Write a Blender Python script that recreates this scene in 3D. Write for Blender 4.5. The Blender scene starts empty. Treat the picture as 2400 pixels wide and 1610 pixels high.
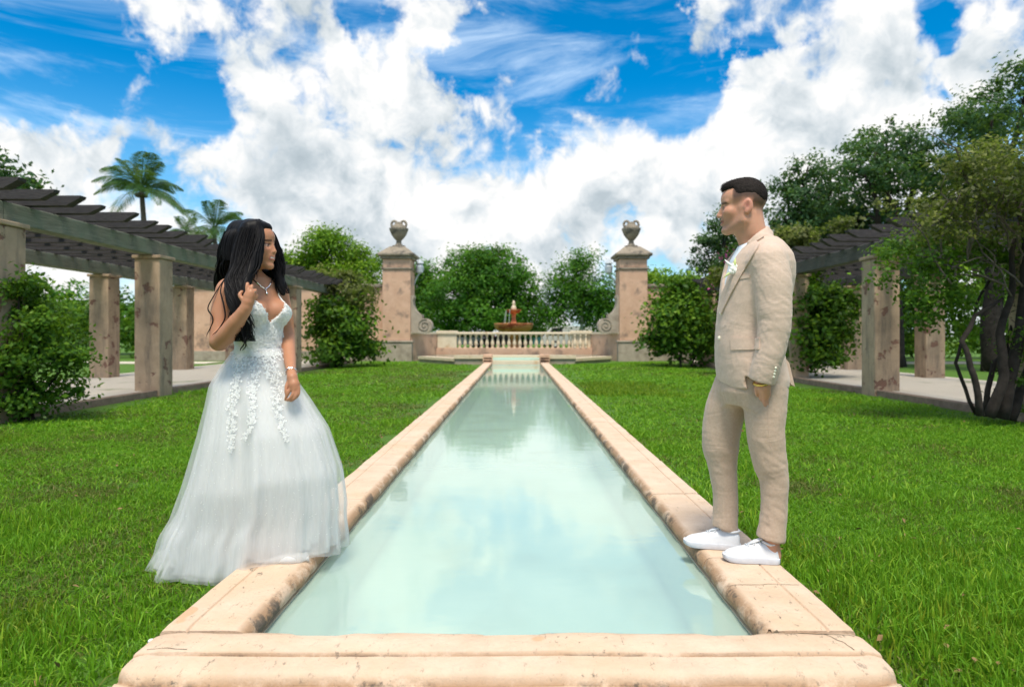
import bpy, bmesh, math, random
import numpy as np
from mathutils import Vector, Matrix
from mathutils.bvhtree import BVHTree

random.seed(7)
np.random.seed(7)
S = bpy.context.scene
COL = S.collection
R = math.radians

# ------------------------------------------------------------------ camera
F_PX = 1550.0            # focal length of the photograph, in its own pixels
CAM_H = 1.05             # eye height above the top of the pool coping
cam_d = bpy.data.cameras.new('camera')
cam = bpy.data.objects.new('camera', cam_d)
COL.objects.link(cam)
cam.location = (0, 0, CAM_H)
cam.rotation_euler = (R(90), 0, 0)
cam_d.sensor_width = 36.0
cam_d.lens = 36.0 * F_PX / 2400.0
cam_d.shift_x = -12 / 2400.0
cam_d.shift_y = -19 / 2400.0
cam_d.clip_start = 0.05
cam_d.clip_end = 3000
cam_d.dof.use_dof = True
cam_d.dof.focus_distance = 3.15
cam_d.dof.aperture_fstop = 2.6
S.camera = cam

S.view_settings.view_transform = 'Standard'
S.view_settings.look = 'None'
S.view_settings.exposure = 0.56
S.view_settings.gamma = 1.0
S.view_settings.use_curve_mapping = False
try:
    S.cycles.max_bounces = 8
    S.cycles.transparent_max_bounces = 16
    S.cycles.diffuse_bounces = 3
    S.cycles.glossy_bounces = 3
    S.cycles.transmission_bounces = 4
    S.cycles.caustics_reflective = False
    S.cycles.caustics_refractive = False
    S.cycles.use_denoising = True
    S.cycles.use_adaptive_sampling = True
    S.cycles.adaptive_threshold = 0.015
    S.cycles.sample_clamp_indirect = 6.0
except Exception:
    pass


def pt(px, py, Y):
    """world point seen at photograph pixel (px, py) at distance Y"""
    return Vector(((px - 1212) * Y / F_PX, Y, CAM_H - (py - 786) * Y / F_PX))


def sx(px, Y):
    return (px - 1212) * Y / F_PX


def sz(py, Y):
    return CAM_H - (py - 786) * Y / F_PX


# ------------------------------------------------------------------ node helper
class NB:
    def __init__(self, nt):
        self.nt = nt
        self.n = 0

    def node(self, t, **kw):
        nd = self.nt.nodes.new(t)
        for k, v in kw.items():
            setattr(nd, k, v)
        nd.location = ((self.n % 12) * 180, -(self.n // 12) * 200)
        self.n += 1
        return nd

    def put(self, sock, v):
        if v is None:
            return
        if isinstance(v, bpy.types.NodeSocket):
            self.nt.links.new(v, sock)
        else:
            if hasattr(sock.default_value, '__len__') and not hasattr(v, '__len__'):
                v = (v,) * len(sock.default_value)
            if hasattr(sock.default_value, '__len__') and len(sock.default_value) == 4 and len(v) == 3:
                v = (*v, 1)
            sock.default_value = v

    def m(self, op, a, b=None, c=None, clamp=False):
        nd = self.node('ShaderNodeMath', operation=op, use_clamp=clamp)
        for i, v in enumerate((a, b, c)):
            self.put(nd.inputs[i], v)
        return nd.outputs[0]

    def vm(self, op, a, b=None, scale=None):
        nd = self.node('ShaderNodeVectorMath', operation=op)
        self.put(nd.inputs[0], a)
        if b is not None:
            self.put(nd.inputs[1], b)
        if scale is not None:
            self.put(nd.inputs['Scale'], scale)
        return nd.outputs['Value'] if op in ('DISTANCE', 'LENGTH', 'DOT_PRODUCT') else nd.outputs[0]

    def mapr(self, v, a, b, c, d, smooth=False, clamp=True):
        nd = self.node('ShaderNodeMapRange', interpolation_type='SMOOTHSTEP' if smooth else 'LINEAR', clamp=clamp)
        for i, x in enumerate((v, a, b, c, d)):
            self.put(nd.inputs[i], x)
        return nd.outputs[0]

    def noise(self, vec, scale, detail=4, rough=0.5, distort=0.0, out=0):
        nd = self.node('ShaderNodeTexNoise')
        if vec is not None:
            self.put(nd.inputs['Vector'], vec)
        self.put(nd.inputs['Scale'], scale)
        self.put(nd.inputs['Detail'], detail)
        self.put(nd.inputs['Roughness'], rough)
        self.put(nd.inputs['Distortion'], distort)
        return nd.outputs[out]

    def mix(self, f, a, b, blend='MIX'):
        nd = self.node('ShaderNodeMix', data_type='RGBA', blend_type=blend)
        self.put(nd.inputs[0], f)
        self.put(nd.inputs[6], a)
        self.put(nd.inputs[7], b)
        return nd.outputs[2]

    def bump(self, h, strength, dist):
        nd = self.node('ShaderNodeBump')
        self.put(nd.inputs['Strength'], strength)
        self.put(nd.inputs['Distance'], dist)
        self.put(nd.inputs['Height'], h)
        return nd.outputs[0]

    def scalev(self, v, s):
        nd = self.node('ShaderNodeMapping')
        self.put(nd.inputs['Vector'], v)
        nd.inputs['Scale'].default_value = s
        return nd.outputs[0]


# ------------------------------------------------------------------ sky
SUN_EL, SUN_AZ = 66.0, 178.0      # azimuth clockwise from +Y (behind the camera, a little left)
W = bpy.data.worlds.new('World')
S.world = W
W.use_nodes = True
nt = W.node_tree
nt.nodes.clear()
b = NB(nt)
out = b.node('ShaderNodeOutputWorld')
bg = b.node('ShaderNodeBackground')
bg.inputs['Strength'].default_value = 0.1
nt.links.new(bg.outputs[0], out.inputs[0])
sky = b.node('ShaderNodeTexSky', sky_type='NISHITA')
sky.sun_disc = False
sky.sun_elevation = R(SUN_EL)
sky.sun_rotation = R(SUN_AZ)
sky.air_density = 1.0
sky.dust_density = 0.3
sky.ozone_density = 3.0
hs = b.node('ShaderNodeHueSaturation')
hs.inputs['Hue'].default_value = 0.494
hs.inputs['Saturation'].default_value = 2.0
hs.inputs['Value'].default_value = 1.18
nt.links.new(sky.outputs[0], hs.inputs['Color'])
blue = hs.outputs[0]
tc = b.node('ShaderNodeTexCoord')
P0 = b.vm('NORMALIZE', tc.outputs['Generated'])


def sdir(px, py):
    return Vector(((px - 1212) / F_PX, 1, (786 - py) / F_PX)).normalized()


CLOUDS = [  # pixel of the photograph's sky, radius, weight
    (735, 60, 190, .30), (690, 180, 230, .30), (620, 270, 190, .24), (905, 100, 80, .2), (1060, 50, 70, .2), (1010, 110, 70, .15),
    (940, 240, 190, .25), (1010, 330, 190, .22), (800, 340, 260, .26), (560, 380, 170, .22), (700, 430, 210, .22),
    (900, 430, 190, .22), (430, 330, 120, .22), (395, 265, 60, .18),
    (225, 235, 130, .17), (55, 320, 150, .24), (230, 310, 110, .22), (110, 420, 170, .25), (330, 60, 160, .2), (440, 90, 130, .16), (150, 260, 130, .14),
    (1165, 240, 80, .16), (1240, 370, 130, .16), (1240, 440, 150, .2), (1400, 410, 170, .2), (1660, 370, 140, .2),
    (1550, 430, 170, .2), (1400, 500, 180, .2), (1120, 500, 150, .16), (700, 520, 120, .2), (1650, 480, 160, .2),
    (1890, 210, 190, .27), (1830, 300, 190, .24), (2040, 190, 120, .24), (1980, 300, 170, .24),
    (1650, 50, 110, .22), (1690, 120, 70, .14), (1900, 30, 190, .24), (2060, 60, 130, .2), (2260, 120, 150, .24),
    (2330, 150, 150, .24), (2230, 250, 110, .2), (1770, 150, 60, .14), (1750, 340, 130, .15), (2100, 380, 200, .2)]
HOLES = [(60, 80, 220, .36), (210, 120, 170, .28), (400, 140, 110, .28), (50, 215, 110, .26), (450, 235, 110, .32), (335, 325, 50, .16),
         (515, 60, 50, .12), (860, 70, 75, .3), (960, 60, 60, .16), (1100, 140, 95, .3), (1110, 200, 90, .2), (1300, 170, 150, .34),
         (1480, 205, 80, .25), (1230, 60, 150, .26), (1540, 50, 95, .3), (1560, 120, 95, .26), (1430, 50, 130, .26), (1815, 95, 65, .3), (1775, 110, 45, .2),
         (2230, 45, 75, .3), (2170, 215, 55, .3), (2050, 110, 50, .1), (1430, 320, 130, .08), (1180, 560, 100, .05), (900, 520, 60, .08)]
SHADES = [(690, 400, 230, .7), (850, 440, 190, .8), (600, 430, 150, .6), (220, 240, 110, .45), (1880, 330, 170, .6), (1840, 300, 110, .5), (1900, 60, 170, .5), (2080, 60, 150, .55),
          (1100, 420, 120, .35), (120, 380, 110, .3), (740, 200, 90, .18), (1000, 300, 110, .25), (1270, 430, 60, .3), (1520, 400, 60, .3), (1350, 540, 110, .25), (1620, 540, 110, .4), (2150, 130, 120, .3), (700, 300, 120, .35)]


wb = b.noise(P0, 6.0, 6, .62, out=1)
PB = b.vm('ADD', P0, b.vm('SCALE', b.vm('SUBTRACT', wb, (.5, .5, .5)), scale=0.20))


def blobs(lst):
    acc = None
    for px, py, r, w in lst:
        d = b.vm('DISTANCE', PB, tuple(sdir(px, py)))
        f = b.mapr(d, 0.0, r / F_PX, w, 0.0, smooth=True)
        acc = f if acc is None else b.m('ADD', acc, f)
    return acc


cov = b.m('SUBTRACT', b.m('MINIMUM', b.m('MULTIPLY', blobs(CLOUDS), .72), .25), b.m('MULTIPLY', blobs(HOLES), .74))
# ragged, billowing edges: fractal noise plus a fractal cell pattern, both on the sky sphere
warp = b.noise(P0, 9.0, 3, .55, out=1)
Pw = b.vm('ADD', P0, b.vm('SCALE', b.vm('SUBTRACT', warp, (.5, .5, .5)), scale=0.07))


def puffs(shift):
    q = b.vm('ADD', Pw, shift) if shift else Pw
    n1 = b.noise(q, 6.5, 9, .60)
    v = b.node('ShaderNodeTexVoronoi', feature='F1', normalize=True)
    b.put(v.inputs['Vector'], q)
    v.inputs['Scale'].default_value = 8.5
    v.inputs['Detail'].default_value = 3.5
    v.inputs['Roughness'].default_value = 0.55
    return b.m('ADD', b.m('MULTIPLY', n1, .80), b.m('MULTIPLY', b.m('SUBTRACT', 1.0, v.outputs['Distance']), .42))


n0 = puffs(None)
n1 = puffs((-.014, -.006, .042))
el = b.node('ShaderNodeSeparateXYZ')
nt.links.new(P0, el.inputs[0])
cov = b.m('ADD', cov, b.mapr(el.outputs[2], .12, .30, .15, .035, smooth=True))
cov = b.m('ADD', cov, b.mapr(el.outputs[2], .46, .60, .0, .10, smooth=True))  # more cloud above the view, added to whiten the sky's light
dens = b.m('ADD', b.m('MULTIPLY', b.m('SUBTRACT', n0, .735), 1.5), cov)
alpha = b.mapr(dens, -.05, .13, 0, 1, smooth=True)
# thin high cirrus veil
cir = b.noise(b.scalev(P0, (1.0, 1.0, 4.5)), 3.2, 8, .62, distort=.6)
veil = b.mapr(cir, .45, .79, 0.0, .60, smooth=True)
low = b.mapr(el.outputs[2], .0, .36, .75, .0, smooth=True)
blue2 = b.mix(low, blue, (4.0, 6.2, 7.6))
blue3 = b.mix(veil, blue2, (7.4, 8.6, 9.6))
relief = b.mapr(b.m('SUBTRACT', n0, n1), -.16, .14, 0, 1)
thick = b.mapr(dens, .02, .24, 0, 1)
shade = b.m('SUBTRACT', b.m('ADD', b.m('MULTIPLY', relief, 1.05), .27), b.m('MULTIPLY', b.m('MULTIPLY', blobs(SHADES), thick), .50), clamp=True)
ccol = b.node('ShaderNodeValToRGB')
cr = ccol.color_ramp
cr.elements[0].position = 0.0
cr.elements[0].color = (.36, .44, .50, 1)
cr.elements[1].position = .92
cr.elements[1].color = (1, 1, 1, 1)
e = cr.elements.new(.35)
e.color = (.54, .62, .68, 1)
e = cr.elements.new(.68)
e.color = (.80, .85, .89, 1)
nt.links.new(shade, ccol.inputs[0])
ccl = b.mix(1.0, ccol.outputs[0], (7.1, 7.05, 6.95), 'MULTIPLY')
final = b.mix(alpha, blue3, ccl)
# below the horizon the world is grassland
nt.links.new(final, bg.inputs['Color'])

# ------------------------------------------------------------------ sun (behind thin cloud: soft)
sl = bpy.data.lights.new('sun', 'SUN')
sl.energy = 2.9
sl.angle = R(16)
sl.color = (1.0, .93, .80)
so = bpy.data.objects.new('sun', sl)
COL.objects.link(so)
az = R(SUN_AZ)
sdirv = Vector((math.sin(az) * math.cos(R(SUN_EL)), math.cos(az) * math.cos(R(SUN_EL)), math.sin(R(SUN_EL))))
so.rotation_euler = sdirv.to_track_quat('Z', 'Y').to_euler()
so.location = (0, 0, 30)
W.cycles.sampling_method = "MANUAL"
W.cycles.sample_map_resolution = 256


# ------------------------------------------------------------------ materials
MATS = {}


def principled(name):
    m = bpy.data.materials.new(name)
    m.use_nodes = True
    t = m.node_tree
    p = t.nodes['Principled BSDF']
    MATS[name] = m
    return m, NB(t), p


def mat(name, c1, c2=None, scale=6.0, rough=.7, bump=0.0, bscale=None, bdist=.01, detail=6, spec=.3, c3=None, s3=1.2, t3=(.55, .75), stretch=(1, 1, 1), sheen=0, metal=0, sub=0, coords='Object'):
    """two noise-mixed colours, an optional third in patches, and bump"""
    m, k, p = principled(name)
    t = k.node('ShaderNodeTexCoord')
    v = k.scalev(t.outputs[coords], stretch)
    c2 = c2 or c1
    col = k.mix(k.mapr(k.noise(v, scale, detail, .6), .32, .68, 0, 1), c1, c2)
    if c3:
        col = k.mix(k.mapr(k.noise(v, s3, 5, .6), t3[0], t3[1], 0, 1), col, c3)
    k.put(p.inputs['Base Color'], col)
    p.inputs['Roughness'].default_value = rough
    p.inputs['Specular IOR Level'].default_value = spec
    p.inputs['Metallic'].default_value = metal
    if sheen:
        p.inputs['Sheen Weight'].default_value = sheen
    if sub:
        p.inputs['Subsurface Weight'].default_value = sub
        p.inputs['Subsurface Radius'].default_value = (.012, .005, .003)
        p.inputs['Subsurface Scale'].default_value = 1.0
    if bump:
        k.put(p.inputs['Normal'], k.bump(k.noise(v, bscale or scale * 4, 6, .6), bump, bdist))
    return m


# ------------------------------------------------------------------ mesh helpers
def link(o, parent=None):
    COL.objects.link(o)
    if parent is not None:
        o.parent = parent
    return o


def tag(o, label=None, cat=None, group=None, kind=None):
    for k_, v_ in (('label', label), ('category', cat), ('group', group), ('kind', kind)):
        if v_:
            o[k_] = v_
    return o


def empty(name, loc, label=None, cat=None, group=None):
    o = bpy.data.objects.new(name, None)
    o.empty_display_size = .1
    o.location = loc
    link(o)
    return tag(o, label, cat, group)


def mesh_obj(name, V, Fs, m, parent=None, smooth=False, loc=None, mats=None, fmat=None):
    """V world coordinates; the object's origin goes to loc (or the parent's location)"""
    me = bpy.data.meshes.new(name)
    V = np.asarray(V, dtype=np.float64)
    org = np.zeros(3)
    if parent is not None:
        base = np.array(world_loc(parent))
    else:
        base = np.zeros(3)
    if loc is None and parent is None and len(V):
        loc = ((V[:, 0].min() + V[:, 0].max()) / 2, (V[:, 1].min() + V[:, 1].max()) / 2, V[:, 2].min())
    if loc is not None:
        org = np.array(loc)
    elif parent is not None:
        org = base
    L = V - org
    if isinstance(Fs, np.ndarray) and Fs.ndim == 2:
        n, kk = Fs.shape
        me.vertices.add(len(L))
        me.vertices.foreach_set('co', L.astype(np.float32).ravel())
        me.loops.add(n * kk)
        me.loops.foreach_set('vertex_index', Fs.astype(np.int32).ravel())
        me.polygons.add(n)
        me.polygons.foreach_set('loop_start', np.arange(0, n * kk, kk, dtype=np.int32))
        me.polygons.foreach_set('loop_total', np.full(n, kk, dtype=np.int32))
        me.update(calc_edges=True)
    else:
        me.from_pydata(L.tolist(), [], [list(map(int, f)) for f in Fs])
        me.update()
    for mm in (mats or [m]):
        me.materials.append(MATS[mm] if isinstance(mm, str) else mm)
    if fmat is not None:
        me.polygons.foreach_set('material_index', np.asarray(fmat, dtype=np.int32))
    if smooth:
        me.polygons.foreach_set('use_smooth', np.ones(len(me.polygons), dtype=bool))
    o = bpy.data.objects.new(name, me)
    o.location = tuple(org - base)
    return link(o, parent)


def world_loc(o):
    v = Vector((0, 0, 0))
    while o is not None:
        v = v + o.location
        o = o.parent
    return v


class MB:
    """collects quads and tubes"""

    def __init__(self):
        self.V, self.F = [], []

    def add(self, V, F):
        n = len(self.V)
        self.V += [tuple(v) for v in V]
        self.F += [tuple(i + n for i in f) for f in F]
        return self

    def box(self, x0, x1, y0, y1, z0, z1, bev=0.0):
        if bev <= 0:
            V = [(x, y, z) for z in (z0, z1) for y in (y0, y1) for x in (x0, x1)]
            return self.add(V, [(0, 2, 3, 1), (4, 5, 7, 6), (0, 1, 5, 4), (2, 6, 7, 3), (0, 4, 6, 2), (1, 3, 7, 5)])
        bm = bmesh.new()
        bmesh.ops.create_cube(bm, size=1)
        for v in bm.verts:
            v.co = Vector(((x0 + x1) / 2 + v.co.x * (x1 - x0), (y0 + y1) / 2 + v.co.y * (y1 - y0), (z0 + z1) / 2 + v.co.z * (z1 - z0)))
        bmesh.ops.bevel(bm, geom=bm.edges[:], offset=bev, segments=2, affect='EDGES', profile=.5)
        bm.verts.index_update()
        self.add([v.co[:] for v in bm.verts], [[v.index for v in f.verts] for f in bm.faces])
        bm.free()
        return self

    def tube(self, pts, radii, seg=8, cap=True, flat=1.0):
        pts = [Vector(p) for p in pts]
        n = len(pts)
        up = Vector((0, 0, 1))
        prev = None
        V, F = [], []
        for i, p in enumerate(pts):
            d = (pts[min(i + 1, n - 1)] - pts[max(i - 1, 0)])
            if d.length < 1e-9:
                d = Vector((0, 0, 1))
            d.normalize()
            if prev is None:
                a = d.cross(up)
                if a.length < .1:
                    a = d.cross(Vector((0, 1, 0)))
            else:
                a = prev - d * prev.dot(d)
            a.normalize()
            prev = a
            c = d.cross(a)
            r = radii[i] if hasattr(radii, '__len__') else radii
            for j in range(seg):
                t = 2 * math.pi * j / seg
                V.append(p + a * (math.cos(t) * r) + c * (math.sin(t) * r * flat))
        for i in range(n - 1):
            for j in range(seg):
                F.append((i * seg + j, i * seg + (j + 1) % seg, (i + 1) * seg + (j + 1) % seg, (i + 1) * seg + j))
        if cap:
            F.append(tuple(range(seg))[::-1])
            F.append(tuple((n - 1) * seg + j for j in range(seg)))
        return self.add(V, F)

    def lathe(self, prof, cx, cy, seg=24, jitter=0):
        V, F = [], []
        n = len(prof)
        for r, z in prof:
            for j in range(seg):
                t = 2 * math.pi * j / seg
                V.append((cx + r * math.cos(t), cy + r * math.sin(t), z))
        for i in range(n - 1):
            for j in range(seg):
                F.append((i * seg + j, i * seg + (j + 1) % seg, (i + 1) * seg + (j + 1) % seg, (i + 1) * seg + j))
        F.append(tuple(range(seg))[::-1])
        F.append(tuple((n - 1) * seg + j for j in range(seg)))
        return self.add(V, F)

    def prism(self, poly, h0, h1, axis='z'):
        """poly: list of 2-D points, extruded along axis"""
        n = len(poly)
        def mk(p, h):
            return (p[0], p[1], h) if axis == 'z' else ((p[0], h, p[1]) if axis == 'y' else (h, p[0], p[1]))
        V = [mk(p, h0) for p in poly] + [mk(p, h1) for p in poly]
        F = [tuple(range(n))[::-1], tuple(range(n, 2 * n))] + [(i, (i + 1) % n, (i + 1) % n + n, i + n) for i in range(n)]
        return self.add(V, F)

    def build(self, name, m, parent=None, smooth=False, loc=None):
        o = mesh_obj(name, self.V, self.F, m, parent, smooth, loc)
        bm = bmesh.new()
        bm.from_mesh(o.data)
        bmesh.ops.recalc_face_normals(bm, faces=bm.faces[:])
        bm.to_mesh(o.data)
        bm.free()
        return o


def auto_smooth(o, ang=35):
    me = o.data
    me.polygons.foreach_set('use_smooth', np.ones(len(me.polygons), dtype=bool))
    try:
        me.set_sharp_from_angle(angle=R(ang))
    except Exception:
        pass
    return o


def copy_tree(o, parent=None):
    c = o.copy()
    COL.objects.link(c)
    c.parent = parent
    for ch in list(o.children):
        copy_tree(ch, c)
    return c


def vnoise(p, s, seed=0):
    from mathutils import noise as _n
    return _n.noise(Vector(p) * s + Vector((seed * 7.3, seed * 3.1, seed)))
# ================================================================== MATERIALS OF THE PLACE
GZ = -0.10       # lawn level (the coping top is z = 0)

mat('stone', (.62, .44, .29), (.74, .56, .40), scale=7, rough=.85, bump=.55, bscale=60, bdist=.006, c3=(.50, .31, .18), s3=2.2, t3=(.58, .8))


def coping_mat():
    m, k, p = principled('coping')
    t = k.node('ShaderNodeTexCoord')
    g = k.node('ShaderNodeNewGeometry')
    pos = g.outputs['Position']
    col = k.mix(k.mapr(k.noise(pos, 5, 8, .65), .3, .7, 0, 1), (.575, .42, .30), (.70, .545, .415))
    col = k.mix(k.mapr(k.noise(pos, 1.3, 6, .65), .45, .72, 0, .7), col, (.62, .44, .28))
    blot = k.mapr(k.noise(pos, 3.4, 2, .5), .69, .71, 0, .55)
    col = k.mix(blot, col, (.55, .32, .16))
    # damp, stained nosing along the water and dark lichen specks
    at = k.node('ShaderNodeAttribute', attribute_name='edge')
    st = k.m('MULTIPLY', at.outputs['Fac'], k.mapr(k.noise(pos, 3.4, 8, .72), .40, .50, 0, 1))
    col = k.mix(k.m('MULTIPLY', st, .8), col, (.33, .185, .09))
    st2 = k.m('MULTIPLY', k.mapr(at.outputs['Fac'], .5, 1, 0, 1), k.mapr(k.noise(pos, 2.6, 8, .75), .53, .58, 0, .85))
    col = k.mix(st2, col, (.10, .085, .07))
    spk = k.mapr(k.noise(k.scalev(pos, (1, .45, 1)), 34, 6, .75), .58, .66, 0, .8)
    spk = k.m('MULTIPLY', spk, k.mapr(k.noise(pos, 1.3, 4, .6), .40, .60, .12, 1))
    col = k.mix(spk, col, (.10, .09, .075))
    k.put(p.inputs['Base Color'], col)
    p.inputs['Roughness'].default_value = .8
    p.inputs['Specular IOR Level'].default_value = .25
    h = k.m('ADD', k.noise(pos, 45, 6, .65), k.m('MULTIPLY', k.noise(pos, 9, 4, .6), 1.5))
    k.put(p.inputs['Normal'], k.bump(h, .75, .008))


coping_mat()
mat('damp_gap', (.10, .075, .05), (.2, .16, .11), scale=20, rough=.9)
mat('grey_stone', (.36, .33, .29), (.50, .47, .42), scale=9, rough=.9, bump=.5, bscale=50)
mat('pool_paint', (.46, .66, .57), (.54, .72, .63), scale=1.2, rough=.6, c3=(.33, .42, .31), s3=1.6, t3=(.5, .75))
mat('peach', (.55, .335, .225), (.66, .43, .30), scale=2.2, rough=.9, bump=.4, bscale=25, c3=(.27, .185, .14), s3=1.6, t3=(.54, .68))
mat('peach_grey', (.36, .30, .235), (.45, .38, .30), scale=3, rough=.9, bump=.4, bscale=25, c3=(.26, .21, .16), s3=2, t3=(.5, .7))
mat('cap_stone', (.22, .185, .14), (.36, .30, .23), scale=4, rough=.95, bump=.5, bscale=20, c3=(.10, .09, .075), s3=3, t3=(.5, .65))
mat('cream_stone', (.66, .54, .38), (.74, .62, .46), scale=5, rough=.85, bump=.3, bscale=30, c3=(.55, .36, .2), s3=2.2, t3=(.58, .75))
mat('fountain_stone', (.55, .20, .07), (.64, .30, .13), scale=5, rough=.6, c3=(.26, .05, .02), s3=2.4, t3=(.48, .62), bump=.3, bscale=25)
mat('iron', (.42, .46, .50), (.5, .55, .6), rough=.5)
mat('gravel', (.54, .475, .385), (.68, .61, .51), scale=40, rough=.95, bump=.6, bscale=90, c3=(.25, .27, .12), s3=1.1, t3=(.60, .72))
mat('path_edge_shaded', (.20, .14, .10), (.30, .22, .16), scale=8, rough=.95, bump=.4)  # dark tone carries the shade on the slab's lawn-side edge
mat('soil', (.035, .06, .012), (.05, .09, .016), scale=8, rough=1)
mat('pebble', (.7, .7, .68), (.8, .8, .78))


def column_mat():
    m, k, p = principled('column_stucco')
    g = k.node('ShaderNodeNewGeometry')
    oi = k.node('ShaderNodeObjectInfo')
    pos = k.vm('ADD', g.outputs['Position'], k.vm('SCALE', (3.1, 7.7, 1.9), scale=oi.outputs['Random']))
    col = k.mix(k.mapr(k.noise(pos, 2.5, 7, .65), .3, .7, 0, 1), (.36, .255, .17), (.53, .385, .265))
    col = k.mix(k.mapr(k.noise(k.scalev(pos, (1, 1, .18)), 6, 6, .65), .48, .68, 0, .8), col, (.19, .15, .115))
    # plaster broken off to the red brick
    col = k.mix(k.mapr(k.noise(pos, 3.3, 5, .62), .595, .615, 0, .85), col, (.20, .095, .07))
    k.put(p.inputs['Base Color'], col)
    p.inputs['Roughness'].default_value = .92
    h = k.m('SUBTRACT', k.noise(pos, 30, 6, .65), k.m('MULTIPLY', k.mapr(k.noise(pos, 3.3, 5, .62), .595, .615, 0, 1), 2.5))
    k.put(p.inputs['Normal'], k.bump(h, .6, .012))


column_mat()


def timber_mat(name, c1, c2, c3):
    m, k, p = principled(name)
    t = k.node('ShaderNodeTexCoord')
    oi = k.node('ShaderNodeObjectInfo')
    pos = k.vm('ADD', t.outputs['Object'], k.vm('SCALE', (13, 7, 5), scale=oi.outputs['Random']))
    # grain runs along the longest side: object data keeps it on local x or y, so stretch both
    gr = k.noise(k.scalev(pos, (3.0, 1.2, 26)), 3, 8, .65)
    col = k.mix(k.mapr(gr, .35, .65, 0, 1), c1, c2)
    col = k.mix(k.mapr(k.noise(pos, 2.4, 5, .6), .46, .66, 0, .85), col, c3)
    k.put(p.inputs['Base Color'], col)
    p.inputs['Roughness'].default_value = .9
    k.put(p.inputs['Normal'], k.bump(gr, .6, .01))


timber_mat('timber_green', (.12, .125, .095), (.27, .275, .215), (.19, .225, .165))
timber_mat('timber_grey', (.05, .05, .048), (.14, .14, .13), (.08, .075, .07))
timber_mat('timber_dark', (.022, .019, .020), (.070, .062, .062), (.040, .035, .036))


def water_mat(name, tint, sc, strength, ior=1.62):
    m = bpy.data.materials.new(name)
    m.use_nodes = True
    t = m.node_tree
    t.nodes.clear()
    k = NB(t)
    o = k.node('ShaderNodeOutputMaterial')
    g = k.node('ShaderNodeNewGeometry')
    v = k.scalev(g.outputs['Position'], (1.0, 2.6, 1))
    h = k.m('ADD', k.noise(v, sc, 3, .5, distort=.3), k.m('MULTIPLY', k.noise(v, sc * .27, 2, .5), 2.2))
    nrm = k.bump(h, strength, .012)
    fr = k.node('ShaderNodeFresnel')
    fr.inputs['IOR'].default_value = ior
    k.put(fr.inputs['Normal'], nrm)
    gl = k.node('ShaderNodeBsdfGlossy')
    gl.inputs['Roughness'].default_value = .015
    gl.inputs['Color'].default_value = (.93, 1.0, .97, 1)
    k.put(gl.inputs['Normal'], nrm)
    tr = k.node('ShaderNodeBsdfTransparent')
    tr.inputs['Color'].default_value = (*tint, 1)
    df = k.node('ShaderNodeBsdfDiffuse')      # the faint milkiness of the water
    df.inputs['Color'].default_value = (.64, .83, .74, 1)
    ml = k.node('ShaderNodeMixShader')
    ml.inputs[0].default_value = .48
    t.links.new(tr.outputs[0], ml.inputs[1])
    t.links.new(df.outputs[0], ml.inputs[2])
    mx = k.node('ShaderNodeMixShader')
    t.links.new(fr.outputs[0], mx.inputs[0])
    t.links.new(ml.outputs[0], mx.inputs[1])
    t.links.new(gl.outputs[0], mx.inputs[2])
    t.links.new(mx.outputs[0], o.inputs[0])
    MATS[name] = m


water_mat('water', (.93, .99, .965), 9.0, .028)
water_mat('falling_water', (.9, .97, .97), 18.0, .5)

# ================================================================== GROUND
PL, PR = -0.958, 0.879            # inner faces of the coping
OL, OR = -1.275, 1.212            # outer faces
Y0, Y1 = 2.36, 25.4               # inner near and far ends
YF = 1.99                        # outer near end
FAR = 900
g = MB()
for (x0, x1, y0, y1) in ((-FAR, OL + .05, -60, FAR), (OR - .05, FAR, -60, FAR), (OL + .05, OR - .05, -60, YF + .06), (OL + .05, OR - .05, Y1 + .3, FAR)):
    g.add([(x0, y0, GZ), (x1, y0, GZ), (x1, y1, GZ), (x0, y1, GZ)], [(0, 1, 2, 3)])


def lawn_mat():
    m, k, p = principled('lawn')
    g_ = k.node('ShaderNodeNewGeometry')
    pos = g_.outputs['Position']
    col = k.mix(k.mapr(k.noise(pos, 14, 6, .7), .3, .7, 0, 1), (.05, .13, .004), (.09, .20, .008))
    col = k.mix(k.mapr(k.noise(pos, .9, 5, .6), .5, .75, 0, .6), col, (.07, .11, .012))
    k.put(p.inputs['Base Color'], col)
    p.inputs['Roughness'].default_value = .9
    k.put(p.inputs['Normal'], k.bump(k.noise(pos, 35, 5, .7), .8, .04))


lawn_mat()
tag(g.build('lawn', 'lawn'), kind='structure')

# ================================================================== REFLECTING POOL
pool = empty('reflecting_pool', (0, Y0, GZ), 'long narrow reflecting pool edged with worn peach stone coping', 'pool')


def edge_attr(o, vals):
    a = o.data.attributes.new('edge', 'FLOAT', 'POINT')
    a.data.foreach_set('value', np.asarray(vals, dtype=np.float32))


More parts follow.
